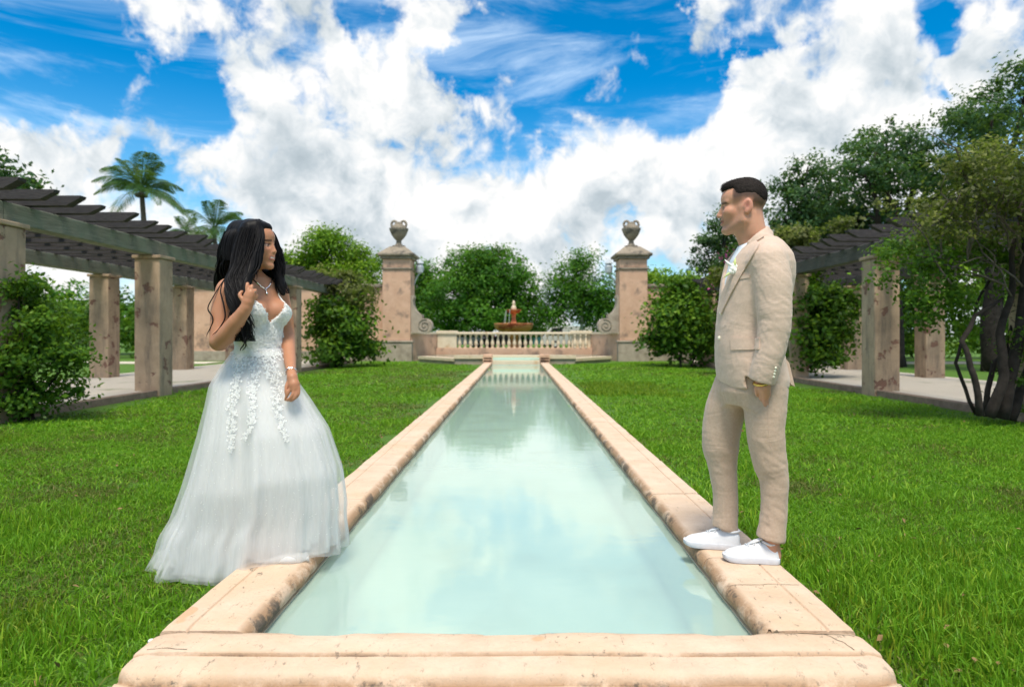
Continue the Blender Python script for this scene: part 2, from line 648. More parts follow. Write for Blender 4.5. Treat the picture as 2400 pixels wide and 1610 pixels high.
def side_coping(inner, outer, ya, yb, seed, n):
    """one coping stone: profile swept along Y, rounded nosing over the water, shallow groove"""
    s = 1 if inner > outer else -1
    w = abs(inner - outer)
    # (distance from outer edge, z, stain)
    prof = [(0, GZ - .14, 0), (0, -.012, 0), (.006, -.003, 0), (.02, 0, 0), (w * .30 - .006, 0, 0), (w * .30, -.007, .1), (w * .30 + .006, 0, 0),
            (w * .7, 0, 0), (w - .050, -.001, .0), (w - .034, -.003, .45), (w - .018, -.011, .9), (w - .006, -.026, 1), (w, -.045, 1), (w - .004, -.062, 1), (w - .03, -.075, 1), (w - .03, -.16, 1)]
    V, F, E = [], [], []
    m = len(prof)
    for i in range(n + 1):
        t = i / n
        y = ya + (yb - ya) * t
        endz = -.004 if i in (0, n) else 0
        for j, (d, z, e_) in enumerate(prof):
            q = (inner, y, d * 3)
            jx = vnoise(q, 5, seed) * .008 * (e_ > .5) + vnoise(q, 20, seed) * .004 * (e_ > .5)
            jz = vnoise((outer, y, d), 2.0, seed) * .004 + vnoise((d, y, outer), 14, seed) * .0016
            if j <= 2:
                jx += vnoise((y, d, 0), 3, seed + 5) * .007
            V.append((outer + s * (d + jx), y, z + jz + endz))
            E.append(e_)
    for i in range(n):
        for j in range(m - 1):
            F.append((i * m + j, i * m + j + 1, (i + 1) * m + j + 1, (i + 1) * m + j))
    F.append(tuple(range(m)))
    F.append(tuple(n * m + j for j in range(m))[::-1])
    V = np.array(V)
    mb = MB()
    mb.add(V, F)
    o = mb.build('coping_stone', 'coping', pool)
    edge_attr(o, E)
    return auto_smooth(o, 40)


for inner, outer, seed in ((PL, OL, 1), (PR, OR, 2)):
    y = Y0 + (.0 if seed == 1 else .0)
    i = 0
    while y < Y1 - .3:
        L = random.uniform(.95, 1.5) if i else (1.9 if seed == 1 else .78)
        y2 = min(y + L, Y1)
        if Y1 - y2 < .5:
            y2 = Y1
        side_coping(inner, outer, y + .003, y2 - .003, seed * 31 + i, max(6, int(40 / (1 + .35 * i))))
        y = y2
        i += 1

# near coping: two mouldings stepping down towards the camera
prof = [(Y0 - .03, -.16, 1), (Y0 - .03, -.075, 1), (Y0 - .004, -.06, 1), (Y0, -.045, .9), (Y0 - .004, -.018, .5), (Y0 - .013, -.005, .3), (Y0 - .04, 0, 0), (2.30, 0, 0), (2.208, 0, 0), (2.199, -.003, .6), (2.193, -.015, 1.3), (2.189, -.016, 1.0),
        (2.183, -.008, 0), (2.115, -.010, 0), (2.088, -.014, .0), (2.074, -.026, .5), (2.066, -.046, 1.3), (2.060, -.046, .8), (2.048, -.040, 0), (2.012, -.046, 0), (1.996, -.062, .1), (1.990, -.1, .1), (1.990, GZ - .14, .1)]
nx = 110
V, F, E = [], [], []
m = len(prof)
xa, xb = OL, OR
for i in range(nx + 1):
    x = xa + (xb - xa) * i / nx
    corner = max(0, 1 - min(x - xa, xb - x) / .10)
    for j, (y, z, e_) in enumerate(prof):
        dy = 0
        if 2 <= j <= 5:     # chipped inner edge
            dy = vnoise((x, 0, j * .1), 6, 3) * .007 + max(0, vnoise((x, 5, 0), 3.1, 8) - .15) * -.10 * (j > 2)
            if PL < x < PR and abs(x + .06) < .055:
                dy -= .03 * (1 - abs(x + .06) / .055) ** .5
        dz = vnoise((x, y, 0), 2.2, 4) * .004 + vnoise((x, y, 3), 15, 4) * .0016
        if j in (9, 10, 15, 16):
            dz += vnoise((x, y, 1), 9, 2) * .0025
            dy += vnoise((x, j, 1), 3, 2) * .006
        # rounded end of the upper moulding
        rnd = corner * corner * .045 if j >= 12 else 0
        V.append((x, y + dy + rnd, z + dz - (corner ** 3) * .012))
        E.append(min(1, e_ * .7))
for i in range(nx):
    for j in range(m - 1):
        F.append((i * m + j, i * m + j + 1, (i + 1) * m + j + 1, (i + 1) * m + j))
F.append(tuple(range(m)))
F.append(tuple(nx * m + j for j in range(m))[::-1])
mb = MB()
mb.add(V, F)
o = mb.build('coping_stone', 'coping', pool)
edge_attr(o, E)
auto_smooth(o, 38)
o['label'] = 'wide near coping stone with two stepped mouldings'
# mortar joint opened at the right inner corner and hairline cracks, lying on the stone
def bvh_top(objs):
    V_, F_ = [], []
    for o_ in objs:
        w_ = world_loc(o_)
        n_ = len(V_)
        V_ += [tuple(v.co + w_) for v in o_.data.vertices]
        F_ += [tuple(i + n_ for i in p.vertices) for p in o_.data.polygons]
    return BVHTree.FromPolygons(V_, F_)


cop_b = bvh_top([c for c in pool.children if c.name.startswith('coping_stone')])
for pts_, w_ in (([(PR + .012, 2.366), (PR + .07, 2.352), (PR + .15, 2.340), (PR + .22, 2.332)], .0042), ([(PR + .22, 2.332), (OR - .03, 2.318)], .002),
                 ([(PR + .20, 2.335), (PR + .235, 2.27), (PR + .25, 2.21)], .0016), ([(OL + .035, 2.215), (OL + .1, 2.222), (OL + .17, 2.21)], .0014),
                 ([(PR + .02, 2.80), (PR + .12, 2.79), (PR + .2, 2.80), (PR + .31, 2.785)], .0014)):
    crk = MB()
    prev = None
    for a_, c_ in zip(pts_[:-1], pts_[1:]):
        a_, c_ = Vector((*a_, .0)), Vector((*c_, .0))
        nseg = 8
        d_ = c_ - a_
        pn = Vector((-d_.y, d_.x, 0)).normalized()
        for q in range(nseg + 1):
            p0 = a_ + d_ * (q / nseg)
            j0 = vnoise(p0, 40) * .006
            ww = w_ * (1 + .6 * vnoise(p0, 25))
            row = []
            for sg in (-1, 1):
                e_ = p0 + pn * (j0 + sg * ww)
                h_ = cop_b.ray_cast(Vector((e_.x, e_.y, 1)), Vector((0, 0, -1)))
                row.append((e_.x, e_.y, (h_[0].z if h_[0] else 0) + .0012))
            if prev:
                crk.add([prev[0], prev[1], row[1], row[0]], [(0, 1, 2, 3)])
            prev = row
    crk.build('mortar_joint', 'damp_gap', pool)
# grey broken block under the near left corner
mb = MB()
mb.box(OL - .035, OL + .07, 1.95, 2.09, GZ - .12, -.066, .02)
o = mb.build('corner_block', 'grey_stone', pool)
for v in o.data.vertices:
    v.co += Vector((vnoise(v.co, 9, 1), vnoise(v.co, 9, 2), vnoise(v.co, 9, 3))) * .03
# painted basin
bs = MB()
zb = -.5
xa, xb, ya, yb = PL - .0, PR + .0, Y0 - .028, Y1
xa, xb = PL - .028, PR + .028
bs.add([(xa, ya, zb), (xb, ya, zb), (xb, yb, zb), (xa, yb, zb)], [(0, 1, 2, 3)])
for q in (((xa, ya), (xb, ya)), ((xb, ya), (xb, yb)), ((xb, yb), (xa, yb)), ((xa, yb), (xa, ya))):
    (ax, ay), (bx_, by) = q
    bs.add([(ax, ay, zb), (bx_, by, zb), (bx_, by, -.077), (ax, ay, -.077)], [(0, 1, 2, 3)])
bs.build('basin', 'pool_paint', pool)
wt = MB()
wt.add([(xa + .001, ya + .001, -.088), (xb - .001, ya + .001, -.088), (xb - .001, yb, -.088), (xa + .001, yb, -.088)], [(0, 1, 2, 3)])
tag(wt.build('pool_water', 'water'), kind='structure')
# thin fillet at the waterline
fl = MB()
for x0, x1 in ((PL - .027, PL - .010), (PR + .010, PR + .027)):
    fl.box(x0, x1, Y0, Y1 - .02, -.12, -.083)
fl.build('fillet', 'cream_stone', pool)

# ================================================================== CASCADE AND UPPER BASIN
cas = empty('cascade_steps', (0, Y1 + .1, GZ), 'low stepped cascade at the far end of the long pool', 'steps')
for i in range(3):
    mb = MB()
    y_ = Y1 + .04 + i * .13
    mb.box(PL + .0, PR - .0, y_, y_ + .6 - i * .13, -.4 if i == 0 else -.02 + i * .1 + .002, .08 + i * .1, .012)
    mb.build('step', ('cream_stone', 'pool_paint', 'cream_stone')[i], cas)
for s_, (x0, x1) in enumerate(((OL - .03, PL - .002), (PR + .002, OR + .03))):
    for i in range(3):
        mb = MB()
        e_ = .018 * (i % 2)
        mb.box(x0 - e_, x1 + e_, Y1 + .02 + e_ * 0, Y1 + .62, GZ - .05 if i == 0 else .012 + .1 * i - .1 + .1 * (i > 0) * 0 + .002, .11 + .1 * i, .02)
        mb.build('end_block', 'peach', cas)

ub = empty('upper_basin', (0, 28, GZ), 'low curbed basin below the balustrade beyond the cascade', 'basin')
poly = [(-2.45, 26.05), (2.28, 26.05), (4.05, 28.75), (4.05, 31.9), (-4.25, 31.9), (-4.25, 28.75)]
inn = [(-2.3, 26.35), (2.13, 26.35), (3.75, 28.85), (3.75, 31.6), (-3.95, 31.6), (-3.95, 28.85)]
for i in (0, 1, 5):
    j = (i + 1) % 6
    mb = MB()
    q = [poly[i], poly[j], inn[j], inn[i]]
    mb.prism(q, GZ - .05, .13 if i == 0 else .03)
    mb.build('curb_base', 'peach_grey', ub)
    c_ = Vector((-.1, 29.5))
    out_ = [(Vector(p) + (Vector(p) - c_).normalized() * .07) for p in (poly[i], poly[j])]
    mb = MB()
    mb.prism([tuple(out_[0]), tuple(out_[1]), inn[j], inn[i]], .133 if i == 0 else .033, .27 if i == 0 else .15)
    mb.build('curb_stone', 'cream_stone', ub)
mb = MB()
mb.prism(inn, .06, .13)
tag(mb.build('basin_water', 'water'), kind='structure')
mb = MB()
mb.prism(inn, GZ - .05, .03)
mb.build('basin_floor', 'pool_paint', ub)

# ================================================================== BALUSTRADE
YB = 32.0
bal = empty('balustrade', (0, YB, 0), 'cream stone balustrade between two short piers before the fountain', 'balustrade')
bx0, bx1 = sx(1026, YB), sx(1384, YB)
mb = MB()
mb.box(bx0 - .05, bx1 + .05, YB - .2, YB + .25, GZ, .44, .02)
mb.build('plinth', 'peach', bal)
mb = MB()
mb.box(bx0 + .9, bx1 - .9, YB - .19, YB + .19, 1.09, 1.21, .03)
mb.build('rail', 'cream_stone', bal)
for side in (0, 1):
    xs0 = bx0 if side == 0 else bx1 - .92
    mb = MB()
    mb.box(xs0, xs0 + .92, YB - .16 + .08 * side, YB + .2, .443, 1.10, .012)
    p_ = mb.build('pier', 'cream_stone', bal)
    mb = MB()
    mb.box(xs0 - .05, xs0 + .97, YB - .23, YB + .26, 1.104, 1.27, .03)
    mb.build('pier_cap', 'cream_stone', p_)
bprof = [(.075, 0), (.075, .05), (.05, .055), (.045, .08), (.075, .14), (.088, .20), (.082, .27), (.06, .36), (.042, .45), (.038, .53), (.05, .555), (.05, .57), (.07, .585), (.07, .645)]
lo = bal.location
first = None
xs_ = [bx0 + .92 + .14 + i * .265 for i in range(int((bx1 - bx0 - 1.84) / .265) + 1)]
xs_ += [xs_[-1] + .265 * (i + 1) for i in range(3)]
for x in xs_:
    if first is None:
        mb = MB()
        mb.lathe([(r, z) for r, z in bprof], 0, YB, 12)
        first = mb.build('baluster', 'cream_stone', bal, smooth=False)
        auto_smooth(first, 40)
        o = first
    else:
        o = first.copy()
        COL.objects.link(o)
        o.parent = bal
    yy = 0 if x < bx1 - .95 else -.15
    o.location = (x, yy, .4435)

# ================================================================== GATE PILLARS, URNS, SIDE WALLS
YP = 29.3


def pillar(s, cx, label):
    t = empty('gate_pillar', (cx, YP + .6, GZ), label, 'pillar', 'gate pillars at the end of the garden')
    w = .62
    mb = MB(); mb.box(cx - w - .07, cx + w + .07, YP - .07, YP + 1.3, GZ - .02, sz(803, YP), .02); mb.build('plinth', 'peach_grey', t)
    mb = MB(); mb.box(cx - w - .11, cx + w + .11, YP - .11, YP + 1.34, sz(803, YP) + .002, sz(803, YP) + .09, .03); mb.build('plinth_moulding', 'peach_grey', t)
    z1, z2 = sz(803, YP) + .092, sz(632, YP)
    mb = MB(); mb.box(cx - w, cx + w, YP, YP + 1.23, z1, z2, .02); mb.build('shaft', 'peach', t)
    mb = MB(); mb.box(cx - w - .06, cx + w + .06, YP - .06, YP + 1.29, z2 + .002, z2 + .09, .03); mb.build('neck_moulding', 'cap_stone', t)
    z3 = sz(607, YP)
    mb = MB(); mb.box(cx - w + .01, cx + w - .01, YP + .01, YP + 1.22, z2 + .092, z3, .02); mb.build('frieze', 'peach', t)
    c = MB()
    c.box(cx - w - .09, cx + w + .09, YP - .09, YP + 1.32, z3 + .002, z3 + .12, .03)
    c.box(cx - w - .2, cx + w + .2, YP - .2, YP + 1.43, z3 + .122, z3 + .26, .05)
    zt = z3 + .262
    cy = YP + .615
    V = [(cx + a * (w + .14), cy + d * (w + .14), zt) for a, d in ((-1, -1), (1, -1), (1, 1), (-1, 1))] + [(cx + a * .34, cy + d * .34, zt + .33) for a, d in ((-1, -1), (1, -1), (1, 1), (-1, 1))]
    c.add(V, [(0, 1, 5, 4), (1, 2, 6, 5), (2, 3, 7, 6), (3, 0, 4, 7), (4, 5, 6, 7), (3, 2, 1, 0)])
    c.build('cap', 'cap_stone', t)
    # scroll buttress on the inner side: a swept volute
    k = -s      # towards the centre
    xe = cx + k * (w + .002)
    zb, ztop = sz(781, YP), sz(692, YP)
    prof = []
    top = [(xe, ztop), (xe + k * .10, ztop + .02), (xe + k * .13, ztop - .08), (xe + k * .08, ztop - .2)]
    prof += top
    for i in range(12):     # concave sweep down to the volute
        a = i / 11 * math.pi / 2
        prof.append((xe + k * (.08 + .42 * (1 - math.cos(a))), ztop - .22 - .62 * math.sin(a) ** 1.0))
    cxv, czv, rv = xe + k * .60, zb + .335, .33
    for i in range(14):
        a = math.pi * .62 - i / 13 * math.pi * 1.12
        prof.append((cxv + k * rv * math.cos(a), czv + rv * math.sin(a)))
    prof += [(xe, zb)]
    mb = MB()
    mb.prism(prof, YP + .12, YP + .75, axis='y')
    sc = mb.build('scroll', 'peach_grey', t)
    sp = MB()
    pts_ = []
    for i in range(40):
        a = i / 39 * math.pi * 3.6
        r_ = .29 * (1 - i / 44)
        pts_.append((cxv + k * r_ * math.cos(a + 1.2), YP + .115, czv + r_ * math.sin(a + 1.2)))
    sp.tube(pts_, .028, 6)
    sp.build('spiral_fillet', 'cap_stone', sc)
    # low wall linking scroll and balustrade
    mb = MB()
    ex = bx0 if s < 0 else bx1
    q = [(cx + k * (w + .01), YP + .1), (ex, YB - .1), (ex + k * 0, YB + .25), (cx + k * (w + .01), YP + .8)]
    mb.prism(q if s < 0 else q[::-1], GZ, sz(783, YP), axis='z')
    lw = mb.build('link_wall', 'peach', t)
    mb = MB()
    q = [(cx + k * (w + .01), YP + .03), (ex, YB - .2), (ex, YB + .3), (cx + k * (w + .01), YP + .87)]
    mb.prism(q if s < 0 else q[::-1], sz(783, YP) + .002, sz(783, YP) + .1, axis='z')
    mb.build('link_coping', 'cream_stone', t)
    # urn on top
    u0 = zt + .333
    ur = empty('stone_urn', (cx, cy, u0), ('left' if s < 0 else 'right') + ' weathered stone urn with two looped handles on its gate pillar', 'urn', 'urns on the gate pillars')
    mb = MB()
    mb.lathe([(.30, u0), (.30, u0 + .06), (.17, u0 + .1), (.11, u0 + .2), (.13, u0 + .24), (.10, u0 + .27), (.20, u0 + .38), (.33, u0 + .55), (.40, u0 + .72), (.43, u0 + .80), (.43, u0 + .85), (.36, u0 + .87), (.34, u0 + .95), (.20, u0 + 1.0), (.17, u0 + 1.1), (.1, u0 + 1.14)], cx, cy, 20)
    auto_smooth(mb.build('bowl', 'cap_stone', ur), 40)
    for h in (-1, 1):
        mb = MB()
        pts_ = []
        for i in range(14):
            a = -.6 + i / 13 * 4.6
            pts_.append((cx + h * (.24 - .15 * math.cos(a) * -1 * .9), cy, u0 + 1.08 + .2 * math.sin(a)))
        pts_ = [(cx + h * (.21 + .125 * math.cos(-1.7 + i / 13 * 5.6)), cy, u0 + 1.03 + .155 * math.sin(-1.7 + i / 13 * 5.6)) for i in range(14)]
        mb.tube(pts_, .055, 8)
        mb.build('handle', 'cap_stone', ur, smooth=True)
    # bracket lamp behind the pillar
    lx = sx(988 if s < 0 else 1422, YP + 1.6)
    lt = empty('bracket_lamp', (xe, YP + 1.2, sz(660, YP)), 'pale street lamp on a curved arm beside the ' + ('left' if s < 0 else 'right') + ' gate pillar', 'lamp', 'bracket lamps on the gate pillars')
    mb = MB()
    zl = sz(636, YP)
    pts_ = [(xe, YP + 1.0, sz(665, YP)), (xe + (lx - xe) * .3, YP + 1.0, sz(652, YP)), (xe + (lx - xe) * .7, YP + 1.0, sz(641, YP)), (lx, YP + 1.0, zl)]
    mb.tube(pts_, .035, 6)
    mb.build('arm', 'iron', lt, smooth=True)
    mb = MB()
    mb.lathe([(.05, zl - .02), (.16, zl + .05), (.19, zl + .3), (.12, zl + .42), (.2, zl + .45), (.08, zl + .58), (.02, zl + .66)], lx, YP + 1.0, 12)
    mb.build('lantern', 'iron', lt)
    return t


pillar(-1, sx(929, YP), 'left peach gate pillar with scroll buttress and moulded cap')
pillar(1, sx(1485, YP), 'right peach gate pillar with scroll buttress and moulded cap')
for s, xa_, xb_ in ((-1, -15.2, sx(929, YP) - .64), (1, sx(1485, YP) + .64, 12.5)):
    side_ = 'left' if s < 0 else 'right'
    t = empty('garden_wall', ((xa_ + xb_) / 2, YP + .9, GZ), 'tall peach stucco wall running ' + side_ + ' from the ' + side_ + ' gate pillar', 'wall', 'end walls of the garden')
    mb = MB(); mb.box(xa_, xb_, YP + .6, YP + 1.0, GZ, sz(672, YP), .01); mb.build('wall_face', 'peach', t)
    mb = MB(); mb.box(xa_, xb_, YP + .5, YP + 1.1, sz(672, YP) + .002, sz(672, YP) + .16, .04); mb.build('wall_coping', 'cap_stone', t)
    mb = MB(); mb.box(xa_, xb_, YP + .52, YP + .598, GZ, .35, .01); mb.build('wall_base', 'peach_grey', t)

# ================================================================== FOUNTAIN
YT = 36.0
ft = empty('fountain', (sx(1204, YT), YT, GZ), 'two tiered rusty orange fountain dripping behind the balustrade', 'fountain')
fx = sx(1204, YT)
mb = MB(); mb.lathe([(.55, GZ), (.55, .2), (.3, .3), (.22, .6), (.24, .9), (.4, 1.1), (.5, 1.22)], fx, YT, 20); auto_smooth(mb.build('pedestal', 'fountain_stone', ft), 40)
mb = MB(); mb.lathe([(.45, 1.2), (.8, 1.26), (1.0, 1.42), (1.06, 1.6), (1.08, 1.68), (1.02, 1.70), (.98, 1.62), (.2, 1.55)], fx, YT, 28); auto_smooth(mb.build('lower_bowl', 'fountain_stone', ft), 40)
mb = MB(); mb.lathe([(.16, 1.56), (.17, 1.75), (.11, 1.9), (.11, 2.15), (.15, 2.25)], fx, YT, 16); auto_smooth(mb.build('stem', 'fountain_stone', ft), 40)
mb = MB(); mb.lathe([(.14, 2.24), (.28, 2.28), (.40, 2.38), (.42, 2.44), (.38, 2.45), (.1, 2.4)], fx, YT, 20); auto_smooth(mb.build('upper_bowl', 'fountain_stone', ft), 40)
mb = MB(); mb.lathe([(.1, 2.4), (.14, 2.52), (.12, 2.62), (.06, 2.68), (.09, 2.76), (.07, 2.86), (.02, 2.96)], fx, YT, 14); auto_smooth(mb.build('finial', 'cream_stone', ft), 40)
mb = MB()
for a_ in (3.3, 2.7, 4.2):
    pts_ = [(fx + math.cos(a_) * (.40 + .13 * (i / 8)), YT + math.sin(a_) * (.40 + .13 * (i / 8)), 2.43 - .85 * (i / 8) ** 1.6) for i in range(9)]
    mb.tube(pts_, .018, 6)
mb.build('water_jet', 'falling_water', ft)

# ================================================================== PERGOLAS
COLY = [8.6 + 3.87 * i for i in range(5)]


def pergola(s, label):
    t = empty('pergola', (s * 8.6, 16, GZ), label, 'pergola', 'pergolas beside the lawn')
    proto = None
    for row, xi in ((0, 6.74), (1, 10.1)):
        for i, y in enumerate(COLY):
            x0, x1 = sorted((s * xi, s * (xi + .48)))
            mb = MB()
            mb.box(x0, x1, y, y + .48, GZ - .05, 2.50, .018)
            o = mb.build('column', 'column_stucco', t, loc=((x0 + x1) / 2, y + .24, GZ))
            # a thin abacus
            mb = MB()
            mb.box(x0 - .035, x1 + .035, y - .035, y + .515, 2.502, 2.565, .012)
            mb.build('abacus', 'column_stucco', o)
    for row, xi in ((0, 6.86), (1, 10.22)):
        ys = [4.6, 8.84] + [v + .24 for v in COLY[1:]] + [25.6]
        for a_, c_ in zip(ys[:-1], ys[1:]):
            x0, x1 = sorted((s * xi, s * (xi + .26)))
            mb = MB()
            n = 8
            dz = random.uniform(-.012, .012)
            mb.box(x0 + random.uniform(-.02, .02), x1, a_ + .004, c_ - .004, 2.57, 2.845 + dz, .014)
            mb.build('beam', 'timber_green' if s < 0 else 'timber_grey', t, loc=((x0 + x1) / 2, (a_ + c_) / 2, 2.57))
    y = 5.22
    i = 0
    while y < 25.6:
        L = random.uniform(-.12, .10)
        zz = 2.862 + random.uniform(-.004, .012)
        h = random.uniform(.12, .15)
        x_in, x_out = 6.12 + L, 11.0 + random.uniform(-.1, .1)
        w = random.uniform(.055, .075)
        # tapered (splayed) ends
        prf = [(x_in, zz + h), (x_in + .015, zz + h * .72), (x_in + .20, zz), (x_out - .2, zz), (x_out, zz + h * .5), (x_out, zz + h)]
        prf = [(s * a_, c_) for a_, c_ in prf]
        tilt = random.uniform(-.02, .02)
        mb = MB()
        mb.prism(prf, y - w, y + w, axis='y')
        mb.V = [(vx, vy + (abs(vx) - 8.5) * tilt, vz + random.uniform(-.004, .004)) for vx, vy, vz in mb.V]
        mb.build('rafter', 'timber_dark', t, loc=(s * 8.5, y, zz))
        y += .59 + random.uniform(-.04, .04)
        i += 1
    # laths laid along the pergola
    for xi in (7.6, 8.25, 8.9, 9.55):
        mb = MB()
        mb.box(s * xi - .06, s * xi + .06, 5.0, 25.5, 3.022, 3.055)
        mb.build('lath', 'timber_dark', t, loc=(s * xi, 15, 3.02))
    return t


pergola(-1, 'weathered timber pergola on square stucco columns behind the person in white dress')
pergola(1, 'overgrown timber pergola on square stucco columns behind the person in beige suit')
for s in (-1, 1):
    mb = MB()
    a_, c_ = sorted((s * 6.95, s * 10.9))
    mb.box(a_, c_, 3.0, 27.5, GZ - .05, .0)
    tag(mb.build('path', 'gravel'), kind='structure')
    a_, c_ = sorted((s * 6.78, s * 6.948))
    mb = MB()
    mb.box(a_, c_, 3.0, 27.5, GZ - .05, .018, .01)
    tag(mb.build('path_kerb', 'path_edge_shaded'), kind='structure')  # kerb coloured dark to give the path's shaded step
    # a second pale walk along the end wall
    a_, c_ = sorted((s * 12.5, s * 40))
    mb = MB()
    mb.box(a_, c_, 26.6, 28.2, GZ - .05, GZ + .03)
    tag(mb.build('path', 'gravel'), kind='structure')
# ================================================================== FOLIAGE
def leaf_mat(name, c1, c2, c3, trans=.4, rough=.5):
    m = bpy.data.materials.new(name)
    m.use_nodes = True
    t = m.node_tree
    t.nodes.clear()
    k = NB(t)
    o = k.node('ShaderNodeOutputMaterial')
    at = k.node('ShaderNodeAttribute', attribute_name='tint')
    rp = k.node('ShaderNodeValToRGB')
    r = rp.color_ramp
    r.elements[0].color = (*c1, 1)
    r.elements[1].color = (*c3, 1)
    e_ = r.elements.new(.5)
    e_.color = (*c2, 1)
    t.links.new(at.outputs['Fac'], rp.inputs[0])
    p = k.node('ShaderNodeBsdfPrincipled')
    t.links.new(rp.outputs[0], p.inputs['Base Color'])
    p.inputs['Roughness'].default_value = rough
    p.inputs['Specular IOR Level'].default_value = .25
    tl = k.node('ShaderNodeBsdfTranslucent')
    t.links.new(k.mix(.5, rp.outputs[0], (.20, .34, .02)), tl.inputs['Color'])
    mx = k.node('ShaderNodeMixShader')
    mx.inputs[0].default_value = trans
    t.links.new(p.outputs[0], mx.inputs[1])
    t.links.new(tl.outputs[0], mx.inputs[2])
    t.links.new(mx.outputs[0], o.inputs[0])
    MATS[name] = m


leaf_mat('leaf_ficus', (0.025, 0.096, 0.009), (0.065, 0.209, 0.016), (0.132, 0.310, 0.022))
leaf_mat('leaf_lime', (0.068, 0.174, 0.011), (0.165, 0.320, 0.015), (0.290, 0.446, 0.024))
leaf_mat('leaf_oak', (0.021, 0.063, 0.027), (0.048, 0.120, 0.045), (0.090, 0.188, 0.060))
leaf_mat('leaf_olive', (0.061, 0.074, 0.024), (0.135, 0.149, 0.041), (0.230, 0.257, 0.047))
leaf_mat('leaf_bush', (0.025, 0.076, 0.007), (0.076, 0.190, 0.015), (0.200, 0.344, 0.021))
leaf_mat('leaf_palm', (0.034, 0.090, 0.026), (0.075, 0.160, 0.045), (0.225, 0.244, 0.066), rough=.4)
leaf_mat('blade', (0.078, 0.219, 0.009), (0.155, 0.357, 0.014), (0.332, 0.488, 0.034), trans=.35)
leaf_mat('blade_gold', (0.060, 0.180, 0.010), (0.156, 0.276, 0.012), (0.312, 0.360, 0.024), trans=.35)
leaf_mat('blade_dry', (0.075, 0.138, 0.015), (0.175, 0.188, 0.037), (0.325, 0.263, 0.112), trans=.3)
mat('bark', (.085, .068, .055), (.16, .135, .11), scale=9, rough=.95, bump=.6, bscale=30)
mat('bark_dark', (.018, .014, .011), (.045, .036, .030), scale=9, rough=.95, bump=.6, bscale=30)
mat('bark_pale', (.30, .28, .25), (.42, .40, .36), scale=9, rough=.9, bump=.4, bscale=30)
mat('petal_pink', (.34, .05, .16), (.42, .08, .24), rough=.6)


def leaves_np(C, N, size, rng, aspect=.5):
    """diamond leaves at C with approximate normals N"""
    n = len(C)
    t = rng.normal(size=(n, 3))
    a = np.cross(N, t)
    a /= np.linalg.norm(a, axis=1, keepdims=True) + 1e-9
    bb = np.cross(N, a)
    s = size * rng.uniform(.65, 1.35, (n, 1))
    V = np.empty((n, 4, 3))
    V[:, 0] = C - a * s * .5
    V[:, 1] = C + bb * s * aspect * .5 + N * s * .06
    V[:, 2] = C + a * s * .5 - N * s * .08
    V[:, 3] = C - bb * s * aspect * .5 + N * s * .06
    F = np.arange(n * 4).reshape(n, 4)
    return V.reshape(-1, 3), F


def foliage(name, lobes, n, size, m, parent, seed, clump=.35, nclump=None, shell=.55, aspect=.5, droop=0.0, kind=None, tint_lit_top=.35):
    rng = np.random.default_rng(seed)
    L = [(np.array(c, float), np.array(r, float)) for c, r in lobes]
    w = np.array([(r[0] * r[1] * r[2]) ** (2 / 3) for c, r in L])
    w /= w.sum()
    nc = nclump or max(12, n // 45)
    idx = rng.choice(len(L), nc, p=w)
    d = rng.normal(size=(nc, 3))
    d /= np.linalg.norm(d, axis=1, keepdims=True)
    rad = shell + (1.06 - shell) * rng.random((nc, 1)) ** .6
    cc = np.array([L[i][0] for i in idx]) + d * rad * np.array([L[i][1] for i in idx])
    cs = clump * rng.uniform(.5, 1.4, nc)
    ct = rng.normal(0, .22, nc)
    k = rng.integers(0, nc, n)
    off = rng.normal(size=(n, 3)) * cs[k][:, None] * np.array([1, 1, .62])
    C = cc[k] + off
    C[:, 2] -= droop * np.abs(rng.normal(size=n))
    N = d[k] * .7 + rng.normal(size=(n, 3)) * .55 + np.array([0, 0, .55])
    N /= np.linalg.norm(N, axis=1, keepdims=True)
    C[:, 2] = np.maximum(C[:, 2], GZ + .02)
    V, Fq = leaves_np(C, N, size, rng, aspect)
    o = mesh_obj(name, V, Fq, m, parent)
    t = .42 + ct[k] + rng.normal(0, .16, n) + tint_lit_top * np.clip(off[:, 2] / (cs[k] + 1e-6), -1, 1) * .5  # lit and dark clumps painted into leaf tint: tops lighter, undersides darker
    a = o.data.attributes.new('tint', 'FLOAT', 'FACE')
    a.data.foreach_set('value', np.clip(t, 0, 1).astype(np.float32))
    if kind:
        o['kind'] = kind
    return o


def limb_pts(a, c, n=6, wob=.06, seed=0):
    a, c = Vector(a), Vector(c)
    L = (c - a).length
    out_ = []
    for i in range(n):
        t = i / (n - 1)
        p = a.lerp(c, t)
        p += Vector((vnoise((t * 3, seed, 0), 1.3, seed), vnoise((t * 3, seed, 5), 1.3, seed + 2), .4 * math.sin(t * math.pi))) * (wob * L * math.sin(t * math.pi) ** .5)
        out_.append(p)
    return out_


